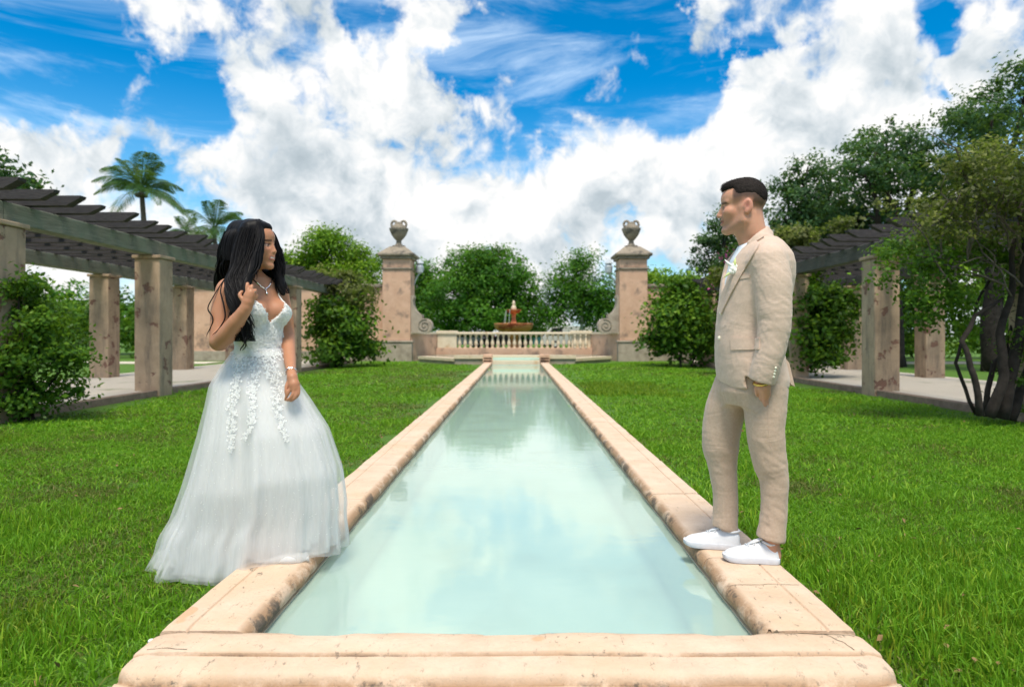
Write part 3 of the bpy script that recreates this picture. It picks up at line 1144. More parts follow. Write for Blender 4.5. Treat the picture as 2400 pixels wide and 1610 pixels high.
def tree(name, label, cat, base, lobes, n, size, m, bark='bark', r0=.25, seed=1, clump=.5, group=None, fork=.45, shell=.55, aspect=.5, limbs=9):
    t = empty(name, base, label, cat, group)
    base = Vector(base)
    cen = sum((Vector(c) for c, r in lobes), Vector()) / len(lobes)
    zf = base.z + (cen.z - base.z) * fork
    fk = Vector((base.x + (cen.x - base.x) * .35, base.y + (cen.y - base.y) * .35, zf))
    tb = MB()
    tb.tube(limb_pts(base - Vector((0, 0, .1)), fk, 7, .05, seed), [r0 * (1.25 - .5 * i / 6) for i in range(7)], 9)
    tb.build('trunk', bark, t, smooth=True)
    for i, (c, r) in enumerate(lobes[:limbs]):
        lb = MB()
        pp = limb_pts(fk - Vector((0, 0, .15)), Vector(c) + Vector((0, 0, .2 * r[2])), 7, .12, seed + i)
        lb.tube(pp, [r0 * .55 * (1 - .8 * j / 6) for j in range(7)], 7)
        for q in range(2):
            j = 3 + q * 2
            e_ = pp[j] + Vector((random.uniform(-1, 1) * r[0], random.uniform(-1, 1) * r[1], random.uniform(.1, .8) * r[2])) * .7
            lb.tube(limb_pts(pp[j], e_, 5, .15, seed + i + 9), [r0 * .25 * (1 - .8 * v / 4) for v in range(5)], 5)
        lb.build('limb', bark, t, smooth=True)
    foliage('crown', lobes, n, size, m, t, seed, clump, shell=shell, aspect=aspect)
    return t


def L_(px, py, Y, rx, rz, ry=None):
    """a crown lobe centred on a photograph pixel at distance Y, radii in metres"""
    return (pt(px, py, Y), (rx, ry or rx, rz))


def plobes(Y, rows, dy=1.0, squash=1.0):
    k = Y / F_PX
    out_ = []
    for i, (px, py, rx, rz) in enumerate(rows):
        out_.append((pt(px, py, Y) + Vector((0, random.uniform(-dy, dy), 0)), (rx * k, rx * k * squash, rz * k)))
    return out_


# ---- trees beyond the gate
tree('ficus_tree', 'big rounded dark green tree rising behind the fountain', 'tree', (sx(1150, 56), 56, GZ),
     plobes(56, [(1130, 650, 62, 60), (1060, 690, 55, 55), (1095, 625, 55, 45), (1180, 640, 60, 55), (1215, 690, 45, 65), (1150, 700, 80, 60), (1040, 735, 50, 40), (1225, 740, 50, 45), (1130, 740, 90, 40), (1150, 606, 40, 24)], 1.2),
     36000, .27, 'leaf_ficus', 'bark_dark', .4, 11, .46, fork=.35)
tree('shade_tree', 'dark tree between the left gate pillar and the big rounded tree', 'tree', (sx(1000, 62), 62, GZ),
     plobes(62, [(985, 690, 40, 55), (1020, 660, 35, 40), (1010, 720, 45, 50), (960, 740, 40, 40), (985, 640, 25, 25)], 1), 12000, .28, 'leaf_ficus', 'bark_dark', .3, 12, .5)
tree('gumbo_tree', 'airy green tree with pale trunk between fountain and right gate pillar', 'tree', (sx(1364, 54), 54, GZ),
     plobes(54, [(1345, 640, 42, 40), (1370, 610, 34, 24), (1310, 680, 38, 45), (1350, 700, 48, 40), (1400, 680, 40, 50), (1425, 720, 36, 45), (1300, 735, 36, 32), (1390, 742, 45, 32)], 1), 15000, .25, 'leaf_ficus', 'bark_pale', .16, 13, .5, fork=.75, shell=.35)
tree('lime_tree', 'broad yellow green tree behind the left end wall', 'tree', (sx(770, 48), 48, GZ),
     plobes(48, [(700, 610, 42, 36), (765, 580, 46, 38), (825, 610, 45, 42), (740, 650, 60, 40), (850, 650, 36, 40), (670, 640, 30, 30), (800, 655, 60, 30), (770, 560, 34, 18)], 1.2), 20000, .25, 'leaf_lime', 'bark', .3, 14, .45, shell=.45)
tree('small_tree', 'bright green treetop just right of the right gate pillar', 'tree', (sx(1550, 50), 50, GZ),
     plobes(50, [(1540, 660, 34, 26), (1575, 675, 34, 26), (1600, 665, 30, 24), (1520, 680, 30, 30)], 1), 3500, .30, 'leaf_lime', 'bark', .2, 15, .4)
tree('small_tree', 'green treetop just left of the left gate pillar', 'tree', (sx(885, 52), 52, GZ),
     plobes(52, [(880, 650, 26, 40), (900, 690, 30, 35), (870, 690, 30, 30)], 1), 2600, .30, 'leaf_ficus', 'bark', .2, 16, .4)
for i, (px, py, Y, rx, rz) in enumerate(((1260, 765, 90, 40, 16), (1300, 770, 88, 40, 14), (1045, 768, 80, 40, 14), (1420, 768, 80, 40, 16))):
    t_ = empty('shrub', (sx(px, Y), Y, GZ), ['pale far shrub right of the fountain bowl', 'low far shrub under the airy tree', 'low far shrub left of the fountain', 'low far shrub beside the right scroll'][i], 'shrub', 'far shrubs')
    foliage('crown', plobes(Y, [(px, py, rx, rz), (px + 20, py + 8, rx * .8, rz), (px - 20, py + 12, rx, rz)]), 1200, .35, ['leaf_oak', 'leaf_bush', 'leaf_bush', 'leaf_oak'][i], t_, 40 + i, .4)

# ---- dark oaks on the right, stepping up towards the camera
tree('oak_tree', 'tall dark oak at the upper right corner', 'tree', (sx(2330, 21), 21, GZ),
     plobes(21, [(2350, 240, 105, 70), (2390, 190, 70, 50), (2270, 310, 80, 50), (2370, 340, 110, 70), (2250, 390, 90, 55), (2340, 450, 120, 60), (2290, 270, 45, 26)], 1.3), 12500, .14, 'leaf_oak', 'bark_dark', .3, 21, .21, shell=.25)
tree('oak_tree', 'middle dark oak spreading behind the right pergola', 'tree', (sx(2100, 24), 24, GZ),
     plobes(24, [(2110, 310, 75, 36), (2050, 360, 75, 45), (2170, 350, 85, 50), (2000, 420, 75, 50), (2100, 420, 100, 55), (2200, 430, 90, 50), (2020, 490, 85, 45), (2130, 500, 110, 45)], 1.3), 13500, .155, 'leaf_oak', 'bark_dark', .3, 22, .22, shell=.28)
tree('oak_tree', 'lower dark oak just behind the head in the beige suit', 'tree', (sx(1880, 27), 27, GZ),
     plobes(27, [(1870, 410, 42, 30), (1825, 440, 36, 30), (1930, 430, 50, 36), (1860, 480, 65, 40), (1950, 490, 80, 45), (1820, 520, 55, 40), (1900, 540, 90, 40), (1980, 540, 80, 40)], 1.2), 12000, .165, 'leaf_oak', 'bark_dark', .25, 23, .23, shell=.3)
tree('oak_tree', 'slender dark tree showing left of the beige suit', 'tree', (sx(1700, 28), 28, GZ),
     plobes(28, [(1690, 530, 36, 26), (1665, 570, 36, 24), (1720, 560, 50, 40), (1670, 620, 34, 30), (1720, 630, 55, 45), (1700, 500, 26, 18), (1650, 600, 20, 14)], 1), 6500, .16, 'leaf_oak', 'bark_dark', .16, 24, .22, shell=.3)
# dark mass behind the right pergola and the left pergola
for i, (nm, lb, Y, rows, n, m, sd) in enumerate((
        ('hedge_tree', 'dense dark tree seen through the right pergola', 27, [(1900, 640, 90, 70), (2020, 650, 100, 80), (2150, 640, 110, 80), (2280, 650, 110, 80), (2390, 660, 100, 90), (1960, 720, 110, 60), (2100, 720, 120, 60), (2250, 730, 120, 60)], 15000, 'leaf_bush', 61),
        ('hedge_tree', 'green trees seen through the left pergola', 40, [(160, 720, 60, 70), (240, 740, 60, 60), (60, 730, 80, 70), (320, 750, 60, 45), (430, 745, 50, 50), (530, 720, 60, 60)], 10000, 'leaf_ficus', 62),
        ('oak_tree', 'dark treetop at the left edge above the pergola', 22, [(-20, 395, 55, 28), (-40, 440, 80, 40), (90, 452, 26, 12), (20, 420, 30, 18)], 2200, 'leaf_oak', 63))):
    tree(nm, lb, 'tree', (rows and sx(rows[0][0], Y), Y, GZ), plobes(Y, rows, 1.0), n, .22 if Y < 30 else .32, m, 'bark_dark', .2, sd, .35, limbs=5)


for i, (Y, rows, sd) in enumerate(((34, [(60, 745, 60, 40), (150, 740, 60, 45), (235, 750, 50, 36), (320, 745, 50, 40), (400, 750, 40, 36), (-30, 740, 60, 50), (100, 800, 80, 30), (250, 800, 80, 30), (390, 800, 50, 30)], 65), (33, [(1990, 745, 70, 45), (2100, 740, 70, 50), (2220, 745, 70, 45), (2340, 740, 80, 50), (2050, 800, 90, 30), (2180, 800, 90, 30), (2320, 800, 90, 30)], 66))):
    t_ = empty('hedge', (sx(rows[0][0], Y), Y, GZ), ('green hedge beyond the left pergola columns', 'green hedge beyond the right pergola columns')[i], 'hedge')
    foliage('leaves', plobes(Y, rows, .6), 7000, .24, 'leaf_bush', t_, sd, .35)
# ---- palms
def palm(label, px, py, Y, nfr, Lf, seed, trunk_r=.16):
    c = pt(px, py, Y)
    rng = random.Random(seed)
    t = empty('coconut_palm', (c.x + .5, Y, GZ), label, 'palm', 'palms behind the left pergola')
    tb = MB()
    tb.tube(limb_pts((c.x + .5, Y, GZ - .1), c, 10, .03, seed), [trunk_r * (1.3 - .5 * i / 9) for i in range(10)], 9)
    tb.build('trunk', 'bark', t, smooth=True)
    for f in range(nfr):
        a = 2 * math.pi * f / nfr * 1.0 + rng.uniform(-.25, .25)
        el_ = rng.uniform(-.35, .95) if f % 3 else rng.uniform(.8, 1.45)
        L = Lf * rng.uniform(.85, 1.1)
        d = Vector((math.cos(a), math.sin(a), 0))
        pts_ = []
        for i in range(11):
            s_ = i / 10
            hor = L * s_ * math.cos(el_) * (1 - .12 * s_)
            pts_.append(c + d * hor + Vector((0, 0, L * (math.sin(el_) * s_ - (.30 + .28 * math.cos(el_)) * s_ ** 2.2))))
        mb = MB()
        mb.tube(pts_, [.03 * Lf / 2.7 * (1 - .8 * i / 10) for i in range(11)], 4)
        nb = len(mb.F)
        for i in range(70):
            s_ = .1 + .9 * i / 70
            q = s_ * 10
            j = min(int(q), 9)
            p = pts_[j].lerp(pts_[j + 1], q - j)
            tg = (pts_[j + 1] - pts_[j]).normalized()
            side = tg.cross(Vector((0, 0, 1)))
            if side.length < .1:
                side = Vector((-d.y, d.x, 0))
            side.normalize()
            ll = L * .22 * math.sin(math.pi * min(1, s_ * .85 + .12)) + .05
            for sg in (-1, 1):
                dr = (side * sg * .9 + tg * .75 + Vector((0, 0, -.25 - .35 * rng.random()))).normalized()
                wv = tg.cross(dr).cross(dr).normalized() * (.013 * Lf / 2.7)
                tip = p + dr * ll + Vector((0, 0, -.15 * ll))
                mid = p + dr * ll * .5
                mb.add([p, mid + wv, tip, mid - wv], [(0, 1, 2, 3)])
        o = mb.build('frond', 'leaf_palm', t)
        at = o.data.attributes.new('tint', 'FLOAT', 'FACE')
        base_t = rng.uniform(.1, .55) + (.35 if el_ < 0 else 0)
        at.data.foreach_set('value', np.clip(np.random.normal(base_t, .12, len(o.data.polygons)), 0, 1).astype(np.float32))
    mb = MB()
    for i in range(7):
        a = i * .9
        mb.add(*uv_ball(c + Vector((math.cos(a) * .22, math.sin(a) * .22, -.25)), .13))
    tag(mb.build('coconuts', 'bark', t, smooth=True), kind='stuff')
    return t


def uv_ball(c, r, nu=8, nv=6, sc=(1, 1, 1)):
    V, F = [], []
    for i in range(nv + 1):
        ph = math.pi * i / nv
        for j in range(nu):
            th = 2 * math.pi * j / nu
            V.append((c[0] + r * sc[0] * math.sin(ph) * math.cos(th), c[1] + r * sc[1] * math.sin(ph) * math.sin(th), c[2] + r * sc[2] * math.cos(ph)))
    for i in range(nv):
        for j in range(nu):
            F.append((i * nu + j, (i + 1) * nu + j, (i + 1) * nu + (j + 1) % nu, i * nu + (j + 1) % nu))
    return V, F


palm('tall coconut palm above the left pergola', 332, 448, 38, 26, 3.5, 3)
palm('smaller palm right of the tall palm, hidden to its crown', 435, 545, 46, 16, 2.2, 5)
palm('palm just left of the dark hair, above the pergola beam', 502, 535, 44, 18, 3.2, 8)


# ---- shrubs and climbers
def shrub(name, label, cat, base, lobes, n, size, m, seed, clump=.16, stems=5, bark='bark_dark', aspect=.6, shell=.35, group=None, r0=.03):
    t = empty(name, base, label, cat, group)
    for i in range(stems):
        c, r = lobes[(i * 3) % len(lobes)]
        e_ = Vector(c) + Vector((random.uniform(-.6, .6) * r[0], random.uniform(-.6, .6) * r[1], .4 * r[2]))
        b0 = Vector(base) + Vector((random.uniform(-.2, .2), random.uniform(-.15, .15), -.05))
        mb = MB()
        mb.tube(limb_pts(b0, e_, 8, .12, seed + i), [r0 * (1.2 - .9 * j / 7) for j in range(8)], 6)
        mb.build('stem', bark, t, smooth=True)
    foliage('leaves', lobes, n, size, m, t, seed, clump, shell=shell, aspect=aspect)
    return t


shrub('flowering_shrub', 'loose green shrub at the left edge before the pergola column', 'shrub', (sx(70, 9.0), 9.0, GZ),
      plobes(8.9, [(20, 700, 60, 60), (60, 760, 80, 60), (110, 830, 80, 50), (30, 850, 80, 70), (60, 930, 85, 40), (140, 900, 60, 36), (195, 830, 40, 14), (130, 770, 50, 40), (-40, 780, 80, 120), (70, 670, 50, 26), (170, 850, 30, 20)], .35), 13000, .068, 'leaf_bush', 71, .11, 7, shell=.2)
shrub('climbing_shrub', 'tall dark shrub covering the far end of the left pergola', 'shrub', (sx(800, 24), 23.5, GZ),
      plobes(23.8, [(800, 780, 58, 52), (770, 740, 46, 50), (835, 760, 48, 60), (800, 820, 62, 32), (850, 810, 34, 24), (790, 710, 40, 26)], .6), 7500, .17, 'leaf_bush', 72, .27, 5, shell=.2)
shrub('climbing_vine', 'brownish green vine spilling over the far left pergola top', 'vine', (sx(790, 24), 24, GZ),
      plobes(24, [(770, 660, 50, 20), (820, 680, 50, 30), (730, 640, 36, 10), (850, 700, 36, 22), (800, 645, 30, 12)], .8), 3000, .14, 'leaf_olive', 73, .18, 4)
shrub('climbing_shrub', 'dense dark shrub at the far end of the right pergola', 'shrub', (sx(1600, 24), 23.5, GZ),
      plobes(23.8, [(1590, 790, 60, 50), (1560, 740, 44, 46), (1620, 740, 56, 60), (1600, 690, 46, 34), (1545, 790, 30, 36), (1650, 800, 40, 45), (1590, 660, 30, 14)], .6), 9500, .17, 'leaf_bush', 74, .27, 5, shell=.2)
shrub('climbing_shrub', 'leafy green shrub right of the beige trousers, under the pergola', 'shrub', (sx(1890, 16), 17, GZ),
      plobes(16.6, [(1880, 700, 50, 50), (1930, 690, 50, 55), (1900, 770, 55, 50), (1950, 780, 45, 50), (1870, 800, 40, 45), (1910, 830, 50, 26), (1960, 720, 40, 40)], .7), 9500, .13, 'leaf_bush', 75, .22, 5, shell=.2)
shrub('climbing_vine', 'olive vine trailing over the right pergola behind the beige shoulder', 'vine', (sx(1850, 17), 18, GZ),
      plobes(17.5, [(1840, 560, 50, 20), (1900, 545, 46, 16), (1800, 600, 46, 30), (1870, 620, 50, 36), (1940, 540, 30, 10), (1720, 640, 40, 20)], 1.0), 6500, .12, 'leaf_olive', 76, .14, 4)
rng = np.random.default_rng(90)
blm = []
for k_, (px, py, Y) in enumerate(((1705, 600, 19.5), (1692, 640, 19.5), (1690, 655, 20), (1720, 610, 19.5), (1680, 670, 19.5))):
    blm.append(np.array(pt(px, py, Y))[None] + rng.normal(size=(26, 3)) * np.array([.17, .2, .09]))
C = np.concatenate(blm)
N = rng.normal(size=C.shape)
N /= np.linalg.norm(N, axis=1, keepdims=True)
V, Fq = leaves_np(C, N, .075, rng, .9)
bl_ = empty('bougainvillea_blooms', tuple(C.mean(0)), 'pink bougainvillea blooms left of the beige lapel', 'flowers')
tag(mesh_obj('bracts', V, Fq, 'petal_pink', bl_), kind='stuff')
# the old bougainvillea at the right edge: gnarled stems, olive canopy over the pergola, trailing sprays
bt = empty('bougainvillea', (sx(2370, 8.4), 8.6, GZ), 'old bougainvillea with gnarled dark stems at the right edge', 'climber')
rg = random.Random(5)
stems = [((2300, 968), [(2285, 880), (2255, 800), (2290, 740), (2350, 700)]), ((2320, 972), [(2350, 880), (2345, 780), (2370, 680), (2380, 560)]),
         ((2345, 975), [(2380, 860), (2395, 740), (2405, 600), (2390, 470)]), ((2370, 978), [(2395, 900), (2430, 760), (2420, 600)]), ((2310, 970), [(2330, 850), (2390, 800), (2430, 700)]),
         ((2290, 965), [(2240, 850), (2262, 790), (2300, 690), (2340, 610), (2330, 520)]), ((2335, 972), [(2370, 900), (2360, 800), (2400, 720)])]
for i, (b0, ps) in enumerate(stems):
    Yq = 8.15 + .12 * i
    P = [pt(*b0, Yq) - Vector((0, 0, .03))] + [pt(a, c, Yq + .1 * j) for j, (a, c) in enumerate(ps)]
    dense = []
    for a, c in zip(P[:-1], P[1:]):
        for q in range(4):
            v = a.lerp(c, q / 4)
            dense.append(v + Vector((vnoise(v, 3, i), vnoise(v, 3, i + 4), 0)) * .05)
    dense.append(P[-1])
    mb = MB()
    r_ = [.040, .06, .075, .055, .035, .022, .03][i]
    mb.tube(dense, [r_ * (1.15 - .7 * j / len(dense)) for j in range(len(dense))], 8)
    mb.build('stem', 'bark_dark', bt, smooth=True)
for i in range(26):      # pale arching twigs
    a = pt(rg.uniform(2200, 2400), rg.uniform(480, 700), 8.3)
    c = a + Vector((rg.uniform(-.9, .3), rg.uniform(-.3, .5), rg.uniform(.1, .9)))
    mb = MB()
    mb.tube(limb_pts(a, c, 7, .2, i), [.012 * (1.2 - .8 * j / 6) for j in range(7)], 5)
    mb.build('twig', 'bark', bt, smooth=True)
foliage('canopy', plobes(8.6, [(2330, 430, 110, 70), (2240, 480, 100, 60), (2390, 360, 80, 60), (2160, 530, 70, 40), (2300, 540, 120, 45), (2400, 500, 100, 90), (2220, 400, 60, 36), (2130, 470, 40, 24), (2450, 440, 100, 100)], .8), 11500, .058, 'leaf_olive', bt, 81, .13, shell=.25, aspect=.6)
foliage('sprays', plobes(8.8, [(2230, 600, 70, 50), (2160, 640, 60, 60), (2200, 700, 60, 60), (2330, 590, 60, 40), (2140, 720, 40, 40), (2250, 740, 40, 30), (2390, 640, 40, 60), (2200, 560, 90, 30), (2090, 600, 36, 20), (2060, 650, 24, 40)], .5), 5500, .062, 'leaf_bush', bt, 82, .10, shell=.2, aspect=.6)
foliage('undergrowth', plobes(8.7, [(2400, 900, 40, 90), (2390, 800, 50, 60), (2420, 960, 50, 40), (2345, 860, 30, 40)], .4), 1300, .06, 'leaf_bush', bt, 83, .1)
foliage('dead_twigs', plobes(9.0, [(2400, 680, 60, 90), (2370, 760, 60, 80), (2330, 640, 70, 50)], .4), 1500, .10, 'bark_dark', bt, 84, .14, aspect=.10)

# ================================================================== GRASS
pc = bpy.data.collections.new('grass_patches')
pcg = bpy.data.collections.new('grass_patches_long')


def patch(name, coll, n, half, h0, h1, w, lean, mname, seed, tint):
    rng = np.random.default_rng(seed)
    base = np.stack([rng.uniform(-half, half, n), rng.uniform(-half, half, n), np.zeros(n)], 1)
    ang = rng.uniform(0, 2 * np.pi, n)
    d = np.stack([np.cos(ang), np.sin(ang), np.zeros(n)], 1)
    s = np.stack([-np.sin(ang), np.cos(ang), np.zeros(n)], 1)
    rot = rng.uniform(0, 2 * np.pi, n)
    s = np.stack([np.cos(rot), np.sin(rot), np.zeros(n)], 1)
    h = rng.uniform(h0, h1, n)[:, None]
    ln = (np.abs(rng.normal(0, lean, n)))[:, None]
    up = np.array([0, 0, 1.])
    ww = w * rng.uniform(.6, 1.3, (n, 1))
    V = np.empty((n, 5, 3))
    V[:, 0] = base - s * ww
    V[:, 1] = base + s * ww
    mid = base + up * h * .55 + d * h * ln * .35
    V[:, 2] = mid - s * ww * .8
    V[:, 3] = mid + s * ww * .8
    V[:, 4] = base + up * h * (1 - .25 * np.clip(ln, 0, 1.5)) + d * h * ln
    me = bpy.data.meshes.new(name)
    q = np.arange(n)[:, None] * 5
    tri = np.concatenate([q + [0, 1, 3], q + [0, 3, 2], q + [2, 3, 4]], 1).reshape(-1, 3)
    VV = V.reshape(-1, 3)
    me.vertices.add(len(VV))
    me.vertices.foreach_set('co', VV.astype(np.float32).ravel())
    me.loops.add(len(tri) * 3)
    me.loops.foreach_set('vertex_index', tri.astype(np.int32).ravel())
    me.polygons.add(len(tri))
    me.polygons.foreach_set('loop_start', np.arange(0, len(tri) * 3, 3, dtype=np.int32))
    me.polygons.foreach_set('loop_total', np.full(len(tri), 3, dtype=np.int32))
    me.update(calc_edges=True)
    a = me.attributes.new('tint', 'FLOAT', 'FACE')
    tt = np.clip(rng.normal(tint, .22, n), 0, 1)
    a.data.foreach_set('value', np.repeat(tt, 3).astype(np.float32))
    me.materials.append(MATS[mname])
    o = bpy.data.objects.new(name, me)
    coll.objects.link(o)
    return o


for i in range(4):
    patch('patch_%02d' % i, pc, 420, .19, .022, .062, .0030, .9, 'blade', 100 + i, .42)
for i in range(2):
    patch('patch_%02d' % (4 + i), pc, 420, .19, .02, .05, .0034, 1.1, 'blade_dry', 110 + i, .25)
for i in range(4):
    patch('long_%02d' % i, pcg, 230, .19, .05, .125, .0036, .55, 'blade', 120 + i, .52)
for i in range(2):
    patch('long_%02d' % (4 + i), pcg, 230, .19, .05, .12, .0038, .5, 'blade_gold', 130 + i, .5)


def gn_instancer(name, pts_, rots, scl, idx, coll, label_kind='stuff'):
    me = bpy.data.meshes.new(name)
    me.vertices.add(len(pts_))
    me.vertices.foreach_set('co', np.asarray(pts_, dtype=np.float32).ravel())
    for nm, arr, ty in (('rotz', rots, 'FLOAT'), ('idx', idx, 'INT')):
        a = me.attributes.new(nm, ty, 'POINT')
        a.data.foreach_set('value', np.asarray(arr, dtype=np.int32 if ty == 'INT' else np.float32))
    a = me.attributes.new('scl', 'FLOAT_VECTOR', 'POINT')
    a.data.foreach_set('vector', np.asarray(scl, dtype=np.float32).ravel())
    me.update()
    o = bpy.data.objects.new(name, me)
    link(o)
    ng = bpy.data.node_groups.new(name + '_scatter', 'GeometryNodeTree')
    ng.interface.new_socket('Geometry', in_out='INPUT', socket_type='NodeSocketGeometry')
    ng.interface.new_socket('Geometry', in_out='OUTPUT', socket_type='NodeSocketGeometry')
    N = ng.nodes.new
    gi, go = N('NodeGroupInput'), N('NodeGroupOutput')
    iop = N('GeometryNodeInstanceOnPoints')
    ci = N('GeometryNodeCollectionInfo')
    ci.inputs['Collection'].default_value = coll
    ci.inputs['Separate Children'].default_value = True
    ci.inputs['Reset Children'].default_value = True
    def attr(nm, ty):
        a_ = N('GeometryNodeInputNamedAttribute')
        a_.data_type = ty
        a_.inputs[0].default_value = nm
        return a_.outputs['Attribute']
    cx = N('ShaderNodeCombineXYZ')
    ng.links.new(attr('rotz', 'FLOAT'), cx.inputs[2])
    e2r = N('FunctionNodeEulerToRotation')
    ng.links.new(cx.outputs[0], e2r.inputs[0])
    ng.links.new(gi.outputs[0], iop.inputs['Points'])
    ng.links.new(ci.outputs[0], iop.inputs['Instance'])
    iop.inputs['Pick Instance'].default_value = True
    ng.links.new(attr('idx', 'INT'), iop.inputs['Instance Index'])
    ng.links.new(e2r.outputs[0], iop.inputs['Rotation'])
    ng.links.new(attr('scl', 'FLOAT_VECTOR'), iop.inputs['Scale'])
    ng.links.new(iop.outputs[0], go.inputs[0])
    md = o.modifiers.new('scatter', 'NODES')
    md.node_group = ng
    tag(o, kind=label_kind)
    return o


rng = np.random.default_rng(5)


def scatter(cells, name, coll, base_idx, longp):
    PP, RR, SS, II = [], [], [], []
    for (ya, yb, step, s_xy, s_z) in cells:
        ny = int((yb - ya) / step)
        for iy in range(ny):
            y = ya + (iy + .5) * step
            xm = min(6.72, y * .80 + .9)
            nx_ = int(2 * xm / step)
            for ix in range(nx_):
                x = -xm + (ix + .5) * step + rng.uniform(-.4, .4) * step
                yy = y + rng.uniform(-.4, .4) * step
                ex = .19 * s_xy
                lo_, hi_ = OL - ex * .62, OR + ex * .62
                if lo_ < x < hi_ and (yy > YF - ex * .8 or s_xy < 1.2 and OL < x < OR) and yy < 26.2:
                    continue
                if abs(x) > 6.75 - ex:
                    continue
                if -4.8 < x < 4.6 and yy > 25.8 - abs(x) * 0 and yy > 25.6:
                    continue
                pl = longp(x, yy)
                if rng.random() > pl:
                    continue
                dry = rng.random() < .12 + (.16 if x < 0 else .0) + .16 * (vnoise((x, yy, 0), .8, 3) > .20)
                PP.append((x, yy, GZ - .004))
                RR.append(rng.uniform(0, 6.28))
                v = 1 + .25 * vnoise((x, yy, 0), .7, 1)
                SS.append((s_xy, s_xy, s_z * v * .88))
                II.append(base_idx(x, yy, dry))
    return gn_instancer(name, PP, RR, SS, II, coll)


def short_idx(x, y, dry):
    if dry:
        return 4 + rng.integers(0, 2)
    return rng.integers(0, 4)


def gold_idx(x, y, dry):
    gold = 1.2 < x < 3.0 and 11.5 < y < 16
    if gold or rng.random() < .22:
        return 4 + rng.integers(0, 2)
    return rng.integers(0, 4)


def long_p(x, y):
    if 1.2 < x < 3.0 and 11.5 < y < 16:
        return .8 * max(0, 1 - abs(y - 13.7) / 2.5)
    near_right = x > OR and x < 3.4 and y < 4.0
    if near_right:
        return .75 * max(.15, 1 - (x - OR) / 2.2) * max(0, min(1, (4.2 - y) / 1.2))
    if x < OL and y < 2.7:
        return .32
    if x > OR and x < OR + .35 and y < 12:
        return .35
    return .03


scatter([(1.5, 5.0, .19, 1.0, 1.0), (5.0, 8.0, .27, 1.5, 1.1), (8.0, 14.0, .5, 2.6, 1.3), (14.0, 29.0, .95, 5.0, 1.6)], 'lawn_grass', pc, short_idx, lambda x, y: 1.0)
scatter([(1.5, 4.4, .17, 1.0, 1.0), (4.4, 9.0, .30, 1.3, 1.0), (9.0, 17.0, .42, 2.0, 1.25)], 'long_grass', pcg, gold_idx, long_p)
mb = MB()
mb.add(*uv_ball((OL - .03, 2.36, GZ + .06), .011, 8, 6, (1.2, .9, .8)))
o = mb.build('pebble', 'pebble', smooth=True)
tag(o, 'small white pebble in the grass by the near left coping', 'pebble')

mat('dead_leaf', (.16, .085, .035), (.30, .20, .09), scale=3, rough=.9)
rng2 = np.random.default_rng(77)
nfl = 420
fy = 1.9 + rng2.random(nfl) ** 1.6 * 12
fxx = rng2.uniform(-1, 1, nfl) * np.minimum(6.4, fy * .8 + .8)
okm = (fxx < OL - .05) | (fxx > OR + .05)
fxx, fy = fxx[okm], fy[okm]
Cn = np.stack([fxx, fy, GZ + rng2.uniform(.025, .055, len(fxx))], 1)
Nn = rng2.normal(size=Cn.shape) * .45 + np.array([0, 0, 1.])
Nn /= np.linalg.norm(Nn, axis=1, keepdims=True)
Vn, Fn = leaves_np(Cn, Nn, .034, rng2, .55)
tag(mesh_obj('fallen_leaves', Vn, Fn, 'dead_leaf'), kind='stuff')

# ================================================================== PARKED VEHICLES FAR BEHIND THE FOUNTAIN
mat('glass_dark', (.02, .025, .03), rough=.08, spec=.6)
mat('tyre', (.02, .02, .02), rough=.9)
mat('lamp_white', (.8, .8, .78), rough=.3)
mat('lamp_red', (.4, .02, .02), rough=.3)


def car(label, px, Y, col, van=False, flip=1):
    nm = 'paint_' + label.split()[1]
    if nm not in MATS:
        mat(nm, col, rough=.3, spec=.5)
    x = sx(px, Y)
    t = empty('parked_van' if van else 'parked_car', (x, Y, GZ), label, 'van' if van else 'car', 'vehicles parked beyond the fountain')
    if van:
        body = [(-2.4, .35), (-2.45, .9), (-2.3, 1.1), (-1.6, 1.95), (2.3, 2.0), (2.4, 1.0), (2.4, .35)]
        win = [(-2.05, 1.15), (-1.55, 1.8), (-.7, 1.82), (-.7, 1.12)]
    else:
        body = [(-2.15, .3), (-2.2, .65), (-2.0, .85), (-1.05, .95), (-.45, 1.42), (.75, 1.45), (1.5, 1.0), (2.1, .92), (2.2, .6), (2.15, .3)]
        win = [(-.92, .97), (-.4, 1.36), (.7, 1.38), (1.3, 1.0)]
    P = lambda q: [(x + flip * a, c + GZ) for a, c in q]
    mb = MB(); mb.prism(P(body), Y - .85, Y + .85, axis='y'); mb.build('body', nm, t)
    for s_ in (-1, 1):
        mb = MB(); mb.prism(P(win), Y + s_ * .853, Y + s_ * .862, axis='y'); mb.build('side_window', 'glass_dark', t)
        for a in (-1.35, 1.35):
            mb = MB()
            mb.lathe([(.18, -.1), (.31, -.1), (.33, -.05), (.33, .05), (.31, .1), (.18, .1)], 0, 0, 14)
            mb.V = [(x + a + vx, Y + s_ * .82 + vz, .33 + GZ + vy) for vx, vy, vz in mb.V]
            w_ = mb.build('wheel', 'tyre', t)
            mb = MB(); mb.lathe([(.02, -.01), (.17, -.01), (.17, .01), (.02, .01)], 0, 0, 12)
            mb.V = [(x + a + vx, Y + s_ * .925 + vz, .33 + GZ + vy) for vx, vy, vz in mb.V]
            mb.build('rim', 'lamp_white', w_)
        zz = (.62 if not van else .8) + GZ
        mb = MB(); mb.box(*sorted((x - flip * 2.2, x - flip * 2.12)), Y + s_ * .6 - .15, Y + s_ * .6 + .15, zz, zz + .15); mb.build('headlight', 'lamp_white', t)
        mb = MB(); mb.box(*sorted((x + flip * 2.42, x + flip * 2.1)), Y + s_ * .6 - .12, Y + s_ * .6 + .12, zz, zz + .15); mb.build('taillight', 'lamp_red', t)


